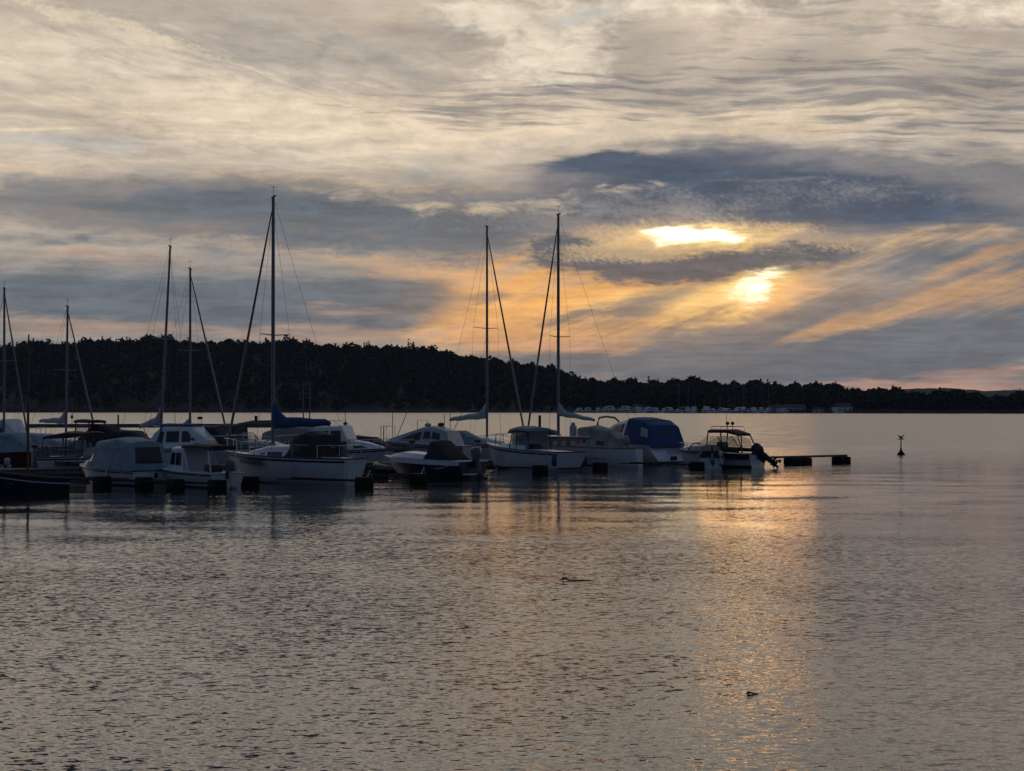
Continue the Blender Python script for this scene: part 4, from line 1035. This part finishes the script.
# --- blue canopy cruiser
r = boat('blue_canopy_cruiser', 'white cruiser with a large bright blue canopy and broad slatted transom', 'motorboat', 674, 465.5, 36, -3.8, MOTOR)
H = hull(r, 7.8, 3.0, 1.40, 1.12, mats=('white', 'white', 'navy'), deck='white', trake=.85, stripe=False, rub='white')
a = Arch([(-3.35, 1.26, 1.08, 1.10, 2.30, .32), (-2.5, 1.30, 1.12, 1.12, 2.60, .1), (-1.2, 1.30, 1.10, 1.16, 2.74, 0), (-.5, 1.28, 1.06, 1.18, 2.74, -.25)], .13, .05)
cv = a.build('canopy', 'bluecanvas', r)
a.end_panel('rear_window', 'clear', cv, 'stern', .35, -.35, .45, .82); a.frame('canopy_seam', 'navycanvas', cv, (1, 2), .016)
a.side_panel('window', 'greyhull', cv, 1, -3.0, -2.3, .45, .85); a.side_panel('window', 'greyhull', cv, -1, -3.0, -2.3, .45, .85)
w = Arch([(-.48, 1.26, 1.04, 1.22, 2.72, -.25), (1.3, 1.08, .82, 1.28, 2.46, -.6), (2.6, .8, .56, 1.34, 1.86, -.7)], .12, .05)
ws = w.build('wheelhouse', 'white', r)
for s in (1, -1): w.side_panel('window', 'glass', ws, s, -.2, 2.2, .45, .94, -.2, 1.7, steps=6); 
w.end_panel('windscreen', 'glass', ws, 'bow', .9, -.9, .1, .95)
MB().rings([[(x, y * k, 1.25 + z * q) for y, q in ((1, 0), (.8, .8), (0, 1), (-.8, .8), (-1, 0))] for x, k, z in ((1.6, 1.0, .5), (2.6, .75, .42), (3.5, .28, .12))]).build('foredeck_cabin', 'white', r)
MB().tube([(1.9, 1.0, 1.35), (2.2, .9, 2.4), (2.4, .6, 2.75), (2.5, 0, 2.82), (2.4, -.6, 2.75), (2.2, -.9, 2.4), (1.9, -1.0, 1.35)], .065, 7).build('awning_hoop', 'teak', r)
b = MB()
for k in range(9): b.box(-3.86, -3.80, -.55 + k * .13, -.51 + k * .13, .62, 1.0)
b.build('transom_grille', 'greyhull', H['hull'])
b = MB()
for y in (-1.0, -.72): b.tube([(-3.92, y, .3), (-3.86, y, 1.05)], .02, 5)
for z in (.45, .65, .85): b.tube([(-3.9, -1.0, z), (-3.9, -.72, z)], .02, 5)
b.build('boarding_ladder', 'black', r)
MB().box(-4.35, -3.85, -1.3, 1.3, .16, .26, bev=.03).build('bathing_platform', 'navy', r)
MB().box(-4.0, -3.86, -.1, .35, .3, .55, bev=.03).build('stern_drive', 'black', r)
MB().tube([(-.2, 0, 2.8), (-.4, 0, 3.25)], .012, 4).build('aerial', 'black', cv)
pulpit(r, H, .6, .3); cleats(r, H, (-3.4, 2.9))

r, H, a, c = canopy_boat('motorboat with dark hood glimpsed between the boxy soft-top and the wooden cabin', 553, 461, -112, 5.4, 2.1, .9, 'navycanvas',
    [(-2.3, .92, .7, .9, 1.6, .2), (-1.1, .92, .72, .92, 1.95, 0), (0, .9, .7, .95, 1.9, 0), (1.2, .6, .4, 1.0, 1.2, -.4)], hullm='navy')
r = boat('inflatable_boat', 'low dark inflatable lying at the pontoon, right of the big sailing boat stern', 'inflatable', 404, 474, 58, 0, 'small open boats')
b = MB(); b.tube([(-1.9, .62, .22), (.6, .62, .24), (1.4, .42, .34), (1.75, 0, .42), (1.4, -.42, .34), (.6, -.62, .24), (-1.9, -.62, .22)], [.16, .22, .22, .2, .22, .22, .16], 10); b.build('tube', 'black', r)
MB().box(-1.7, 1.2, -.5, .5, .05, .12).build('floor', 'motor', r); MB().box(-.5, -.2, -.5, .5, .3, .36).build('thwart', 'wood', r); outboard(r, -1.8, .42, .6, 30, cowl='motor', leg='motor')
# --- small boat with covered outboard beside it
r = boat('small_motorboat', 'small low covered motorboat with two outboards, right of the broad slatted transom', 'motorboat', 712, 469, -3, -1.95, MOTOR)
H = hull(r, 3.9, 1.45, .85, .64, mats=('white', 'navy', 'antifoul'), deck='white')
Arch([(-1.6, .7, .55, .68, .95, .1), (-.2, .74, .55, .72, 1.25, 0), (.9, .5, .3, .78, 1.0, -.3)], .4, .05).build('boat_cover', 'navycanvas', r)
outboard(r, -2.15, .66, .8, 38, cowl='black', leg='motor'); outboard(r, -2.12, .6, .55, 15, y=-.45, cowl='motorlight', leg='motorlight')

# --- clear canopy boat at the end of the pontoon
r = boat('black_canopy_boat', 'motorboat with black framed clear canopy, roof lamps and huge tilted outboard', 'motorboat', 758, 468, 53, -2.61, MOTOR); r.scale = (.9, .9, .9)
H = hull(r, 5.8, 2.3, 1.08, .86, mats=('white', 'black', 'antifoul'), deck='white', rub='black')
for s in (1, -1): MB().rings([[(x, s * (H['half'](x) + .014), H['sheer'](x) - d) for d in (.03, .34)] for x in (-2.9, -2.0, -1.0, 0, .8)], closed=False, cap0=False, cap1=False).build('black_topside', 'black', r)
a = Arch([(-2.35, .98, .78, .95, 2.02, .42), (-1.2, 1.0, .82, .98, 2.30, 0), (.25, .98, .78, 1.02, 2.30, 0), (1.75, .70, .45, 1.1, 1.45, -.55)], .2, .05)
a.frame('canopy_frame', 'black', r, None, .045)
Arch([(-1.95, .80, .78, 1.98, 2.12, .1), (-1.2, .86, .82, 2.16, 2.34, 0), (.25, .82, .78, 2.16, 2.34, 0)], .4, .04).build('canopy_roof', 'blackcanvas', r)
for s in (1, -1):
    a.side_panel('clear_pane', 'clear', r, s, -2.1, -1.3, .06, .92); a.side_panel('clear_pane', 'clear', r, s, -1.1, .15, .06, .92)
    a.side_panel('windscreen', 'clear', r, s, .35, 1.6, .06, .95, .35, 1.3)
    a.side_panel('weather_cloth', 'blackcanvas', r, s, -2.15, .2, 0, .24, off=.02)
    fr = MB(); fr.tube([a.side(-1.2, 0, s), a.side(-.5, .9, s)], .03, 5); fr.build('canopy_strut', 'black', r)
MB().box(-.6, -.1, -.35, .35, 1.0, 1.6, bev=.06).build('helm_seat', 'black', r)
rf = rail(r, [(-1.6, .6, 2.3), (-1.55, .6, 2.56), (.1, .55, 2.56), (.15, .55, 2.32)], [], .02, 'roof_rail', 'black'); rail(r, [(-1.6, -.6, 2.3), (-1.55, -.6, 2.56), (.1, -.55, 2.56), (.15, -.55, 2.32)], [], .02, 'roof_rail', 'black')
for x, y in ((-1.2, 0.2), (-.6, -.2)):
    b = MB(); b.tube([(x, y, 2.3), (x, y, 2.66)], .02, 5); b.ball((x, y, 2.76), .13, .1, .11); b.build('roof_lamp', 'black', r)
MB().tube([(-.7, .1, 2.3), (-.7, .1, 3.5)], .014, 4).build('aerial', 'black', r)
MB().rings([[(x, y * k, 1.05 + z * q) for y, q in ((1, 0), (.8, .8), (0, 1), (-.8, .8), (-1, 0))] for x, k, z in ((.6, .85, .32), (1.8, .62, .3), (2.6, .25, .1))]).build('foredeck_cabin', 'white', r)
outboard(r, -3.1, .62, 1.3, 56, cowl='black', leg='black')
pulpit(r, H, .45, .3)
def hang(root, x, y, z, label, m='fender', r=.14, l=.6):
    bpy.context.view_layer.update()
    return fender(root.matrix_world @ Vector((x, y, z)), 0, r, l, label, m)
byname = {o['label']: o for o in COL.objects if 'label' in o.keys()}
find = lambda t: next(o for k, o in byname.items() if t in k)
hang(find('soft-top'), -3.45, 1.12, .3, 'blue fender at the near corner of the soft-top boat stern')
hang(find('soft-top'), -3.45, -1.12, .3, 'blue fender at the far corner of the soft-top boat stern')
hang(find('slatted transom'), -4.0, -1.62, .2, 'black fender at the right edge of the broad slatted transom', 'rubber', .16, .7)
hang(find('tallest mast'), -1.4, 1.36, .3, 'black fender on the side of the big white sailing boat', 'rubber')

def line(root, a, b, sag=.12):
    """a slack mooring rope belonging to a boat, in the boat's own axes"""
    a, b = Vector(a), Vector(b); pts = [a + (b - a) * (k / 8) - Vector((0, 0, sag * 4 * (k / 8) * (1 - k / 8))) for k in range(9)]
    return MB().tube(pts, .014, 4).build('mooring_line', 'sailcloth', root, smooth=0)
for key, q in (('grey canvas canopy with', (-2.6, .9, .72, -2.1, 2.0, .5)), ('black sunroof', (-2.0, .8, .66, -1.3, 1.7, .5)), ('tallest mast', (-3.9, .9, 1.15, -4.6, 2.2, .55)),
               ('tallest mast', (-3.9, -.9, 1.15, -4.5, -1.9, .5)), ('black cockpit cover and', (-2.7, .9, .85, -2.4, 2.1, .5)), ('soft-top and', (-3.0, 1.0, 1.05, -2.5, 2.2, .5)),
               ('double-ended', (-3.6, .7, 1.0, -3.0, 2.0, .5)), ('slatted transom', (-3.6, -1.4, 1.15, -4.2, -2.2, .5)), ('roof lamps', (-2.7, -1.0, .95, -2.6, -2.6, .5))):
    line(find(key), q[:3], q[3:])

# ------------------------------------------------------------------ pontoon and its mooring booms
P0, P1 = Vector((-26.5, 94.3, 0)), Vector((9.6, 120.6, 0))
pd = (P1 - P0).normalized(); ang = math.atan2(pd.y, pd.x); plen = (P1 - P0).length
r = empty('pontoon', 'long low floating pontoon running behind the front row of boats', 'pontoon', P0, ang)
nseg = 4
for k in range(nseg):
    a, b = k * plen / nseg + .08, (k + 1) * plen / nseg - .08
    MB().box(a, b, -1.1, 1.1, -.3, .38, bev=.04).build('float_section', 'concrete', r)
    d = MB()
    n = int((b - a) / .16)
    for i in range(n): d.box(a + i * .16, a + i * .16 + .145, -1.15, 1.15, .385, .43)
    d.build('deck_boards', 'wood', r)
    for s in (1, -1): MB().box(a, b, s * 1.16 - .04, s * 1.16 + .04, .16, .34).build('edge_beam', 'wood', r)
for k in range(9):
    o = empty('service_post', 'slim grey service post standing on the pontoon behind the front row of boats', 'post', P0 + pd * (4.5 + k * 4.4) + Vector((-pd.y, pd.x, 0)) * .75 + Vector((0, 0, .43)), ang, 'service posts along the pontoon')
    MB().box(-.11, .11, -.11, .11, 0, 1.0, bev=.02).build('pillar', 'motor', o); MB().box(-.14, .14, -.14, .14, 1.0, 1.12, bev=.03).build('cap', 'black', o)
BOOMS = [(103, 487, 42, 'black float on a mooring boom, in front of the grey canopy boat bow'),
         (145, 488, 42, 'black float on a mooring boom, at the stern of the grey canopy boat'),
         (176, 490, 42, 'black float on a mooring boom, at the bow of the small cabin boat'),
         (218, 491, 42, 'black float on a mooring boom, at the stern of the small cabin boat'),
         (251, 487, 42, 'black float on a mooring boom, under the big sailing boat bow'),
         (365, 488, 44, 'black float on a mooring boom, right of the big sailing boat stern'),
         (381, 478, 44, 'black float on a mooring boom, second right of the big sailing boat'),
         (419, 484, 44, 'black float on a mooring boom, left of the bowrider'),
         (541, 474, 44, 'black float on a mooring boom, left of the white open boat stern'),
         (601, 471, 44, 'black float on a mooring boom, before the double-ended sailing boat'),
         (698, 470, 44, 'black float on a mooring boom, below the broad slatted transom')]
for i, (px, py, left, lab) in enumerate(BOOMS):
    p = at(px, py); a = math.radians(left); h = Vector((-math.sin(a), math.cos(a), 0))
    # reach back to the pontoon
    nrm = Vector((-pd.y, pd.x, 0)); L = min(5.0, max(3.0, (P0 - p).dot(nrm) / h.dot(nrm) - 1.1))
    o = empty('mooring_boom', lab, 'mooring boom', p, math.pi / 2 + a, 'mooring booms with black floats')
    MB().box(-.30, .42, -.28, .28, -.25, .46, bev=.07).build('float', 'rubber', o)
    MB().tube([(-.3, 0, .30), (L, 0, .30)], .04, 8).build('boom_tube', 'rubber', o)
    MB().tube([(.2, 0, .28), (L, .8, .28)], .03, 6).build('brace_tube', 'rubber', o)
    if i in (0, 5, 7): MB().tube([(-.3, -.12, .46), (-.34, 0, .74), (-.3, .12, .46)], .025, 6).build('mooring_eye', 'steel', o)
# the long boom past the pontoon end, with two floats
pa, pb = at(742, 466.5), at(846, 463.5)
dv = pb - pa; o = empty('mooring_boom', 'long bare mooring boom reaching right past the last boat, on two black floats', 'mooring boom', pa, math.atan2(dv.y, dv.x), 'mooring booms with black floats')
Lb = dv.length; S_ = lambda px: (px - 742) / 104 * Lb
MB().box(0, Lb, -.14, .14, .42, .54, bev=.02).build('boom_beam', 'wood', o)
for a, b in ((786, 797), (797.6, 807), (835, 847)):
    z = -.2 if a != 786 else -.0
    MB().box(S_(a), S_(b), -.35, .35, z, .415, bev=.06).build('float', 'rubber', o)

# ------------------------------------------------------------------ floating breakwater farther out
pa, pb = at(28, 427.5), at(279, 427.2); dv = pb - pa
o = empty('breakwater', 'low dark floating breakwater in the open water behind the left-hand boats', 'breakwater', pa, math.atan2(dv.y, dv.x))
Lb = dv.length
for k in range(3): MB().box(k * Lb / 3 + .1, (k + 1) * Lb / 3 - .1, -1.4, 1.4, -.4, .48, bev=.05).build('float_section', 'wood', o)
MB().box(0, Lb, -1.5, 1.5, .485, .58, bev=.03).build('deck', 'wood', o)
MB().rings([[(x, y, z) for y, z in ((-1.2, .58), (-.9, .58 + h), (.9, .58 + h), (1.2, .58))] for x, h in ((Lb - 7.0, .05), (Lb - 4.5, .55), (Lb - .4, .62), (Lb - .1, .3))]).build('gangway_ramp', 'wood', o)
def on_breakwater(px):
    d = ray(px, 425); t = d.x / d.y
    s = (t * pa.y - pa.x) / (dv.x - t * dv.y); return pa + dv * s + Vector((0, 0, .58))
o = empty('notice_board', 'small dark notice board on two legs on the floating breakwater', 'sign', on_breakwater(200), math.pi / 2 * 0)
for s in (-.32, .32): MB().tube([(s, 0, 0), (s, 0, .9)], .03, 6).build('leg', 'alu', o)
MB().box(-.42, .42, -.03, .03, .75, 1.2, bev=.01).build('board', 'black', o)
o = empty('bollard', 'squat dark bollard at the right end of the floating breakwater', 'bollard', on_breakwater(256) + Vector((0, 0, .55)))
MB().tube([(0, 0, 0), (0, 0, .1), (0, 0, .5), (0, 0, .6), (0, 0, .8)], [.32, .24, .24, .36, .18], 10).build('bollard_body', 'rubber', o)
o = empty('lantern_post', 'slim dark lantern post on the floating breakwater, left of the thin wheelhouse frame', 'lamp post', on_breakwater(72), 0)
MB().tube([(0, 0, 0), (0, 0, 2.5)], .05, 6).build('post', 'alu', o); MB().tube([(0, 0, .9), (0, 0, 1.0), (0, 0, 1.3), (0, 0, 1.5)], [.1, .24, .24, .1], 8).build('lantern', 'black', o)

# twin-pole ladder mast
D = 150.0; d = ray(306.5, 430); p = Vector((d.x / d.y * D, D, 0))
o = empty('ladder_mast', 'twin pole ladder mast standing in the water behind the blue sail cover', 'mast', p)
for s in (-.24, .24): MB().tube([(s, 0, -1), (s, 0, CAM_H + 1.9)], [.07, .045], 6).build('pole', 'alu', o)
for z in (4.4, 4.75, 5.1): MB().tube([(-.24, 0, z), (.24, 0, z)], .03, 5).build('rung', 'alu', o)
MB().tube([(0, 0, 5.0), (0, 0, CAM_H + 3.7)], .035, 5).build('topmast', 'wood', o); MB().tube([(.1, 0, 4.1), (.55, 0, 4.1)], .03, 5).build('crossarm', 'alu', o)

# ------------------------------------------------------------------ navigation mark
o = empty('navigation_buoy', 'slim dark spar buoy with forked topmark standing alone on open water', 'buoy', at(901, 455))
MB().tube([(0, 0, -.4), (0, 0, .0), (0, 0, .10), (0, 0, .28), (0, 0, .5)], [.2, .30, .26, .10, .05], 12).build('float_base', 'rubber', o)
MB().tube([(0, 0, .4), (0, 0, 1.32)], [.045, .035], 8).build('spar', 'post', o)
b = MB(); b.tube([(-.22, 0, 1.13), (.22, 0, 1.13)], .04, 6); b.tube([(-.02, 0, 1.2), (-.22, 0, 1.42)], .035, 5); b.tube([(.02, 0, 1.2), (.22, 0, 1.42)], .035, 5); b.box(-.1, .1, -.1, .1, 1.2, 1.34)
b.build('topmark', 'rubber', o)

# ------------------------------------------------------------------ driftwood
def drift(px, py, rz, label, pts, rad):
    o = empty('driftwood', label, 'driftwood', at(px, py), rz, 'floating bits of wood')
    MB().tube(pts, rad, 7).build('stick', 'feather', o)
    return o
o = drift(563, 580.5, -.12, 'half sunk dark stick with a knob, floating in the middle of the water',
      [(-.02, 0, .02), (.0, 0, .045), (.05, 0, .045), (.12, 0, .01), (.35, .03, .004), (.62, .02, .0)], [.01, .026, .024, .012, .014, .006])
drift(748, 694, -.3, 'tiny dark forked twig floating in the right foreground', [(-.02, 0, .006), (0, 0, .02), (.04, 0, .016), (.07, .015, .006), (.12, .015, .006)], [.007, .018, .011, .009, .005])

# ------------------------------------------------------------------ far marina under the wood
def ground(px, y0=None):
    y0 = CAM_H * F_PX / (interp(SHORE, px) - HORIZON)
    return Vector(((px - CX) / F_PX * y0, y0, 0))
def far_motor():
    o = empty('far_motorboat', 'tiny pale motorboat in the distant marina below the wood', 'motorboat', (0, 0, 0), 0, 'motorboats in the distant marina')
    H = hull(o, 8.0, 2.8, 1.6, 1.3, mats=('white', 'blue', 'antifoul'), deck='white', rub=None)
    a = Arch([(-2.4, 1.1, .9, 1.3, 2.9, .1), (.4, 1.1, .9, 1.4, 2.9, 0), (1.6, .8, .6, 1.5, 1.8, -.4)], .15, .05); c = a.build('cabin', 'white', o)
    for s in (1, -1): a.side_panel('window', 'glass', c, s, -2, .5, .4, .9)
    return o
def far_sail():
    o = empty('far_sailing_boat', 'tiny sailing boat with bare thin mast in the distant marina', 'sailboat', (0, 0, 0), 0, 'sailing boats in the distant marina')
    H = hull(o, 10.0, 3.1, 1.5, 1.2, 'sail', mats=('white', 'blue', 'antifoul'), deck='white', rub=None)
    Arch([(-1.5, .9, .7, 1.2, 1.8, 0), (2.0, .8, .5, 1.3, 1.7, 0)], .3, .05).build('coachroof', 'white', o)
    MB().tube([(1.0, 0, 1.3), (1.0, 0, 16.5)], [.16, .12], 6).build('mast', 'alu', o); MB().tube([(.9, 0, 2.9), (-3.2, 0, 2.9)], .22, 6).build('boom', 'sailcloth', o)
    return o
fm, fsb = far_motor(), far_sail()
first = True
for k in range(34):
    px = 578 + k * 8.2 + RNG.random() * 5 if k < 26 else 797 + (k - 26) * 2 + RNG.random() * 3
    if k >= 26: continue
    c = fm if first else copy_tree(fm); first = False
    c.location = ground(px) + Vector((0, -6 + RNG.random() * 9, 0)); c.rotation_euler = (0, 0, RNG.random() * 6.28); s = .75 + RNG.random() * .6; c.scale = (s, s, s)
for i, (px, hs) in enumerate([(680, 1.0), (687, 1.05), (703, .55), (719, .7), (735, .95), (744, 1.05), (747, .9), (752, .8), (762, .6), (770, 1.05), (658, .4), (777, .4)]):
    c = fsb if i == 0 else copy_tree(fsb)
    c.location = ground(px) + Vector((0, -4 + RNG.random() * 6, 0)); c.rotation_euler = (0, 0, RNG.random() * 6.28); c.scale = (.8, .8, hs)
def house(px, w, d, h, roof, label, wall='white', s=0.02):
    p = land_point(px, s); o = empty('shore_house', label, 'house', p + Vector((0, 0, -.3)), RNG.random() * .3, 'houses on the far shore')
    wl = MB().box(-w / 2, w / 2, -d / 2, d / 2, 0, h).build('wall', wall, o)
    b = MB(); b.rings([[(x, -d / 2 - .4, h), (x, 0, h + roof), (x, d / 2 + .4, h)] for x in (-w / 2 - .4, w / 2 + .4)]); b.build('roof', 'antifoul', o)
    for k in range(max(2, int(w / 3))):
        x = -w / 2 + (k + .5) * w / max(2, int(w / 3)); MB().box(x - .5, x + .5, -d / 2 - .04, -d / 2 + .02, h * .35, h * .7).build('window', 'glass', wl)
house(790, 16, 7, 3.2, 1.6, 'long low boathouse with dark roof beyond the distant masts', 'greyhull')
house(777, 9, 6, 3.0, 1.5, 'short grey shed left of the long boathouse', 'greyhull', .012)
house(842, 9, 7, 3.6, 2.0, 'white house alone by the far water, right of the boathouse', 'white', .015)
house(818, 5, 4, 2.2, 1.2, 'tiny pale hut between the boathouse and the white house', 'cream', .008)
house(640, 8, 6, 3.0, 1.8, 'pale house among the distant motorboats at the left of the marina', 'cream', .03)
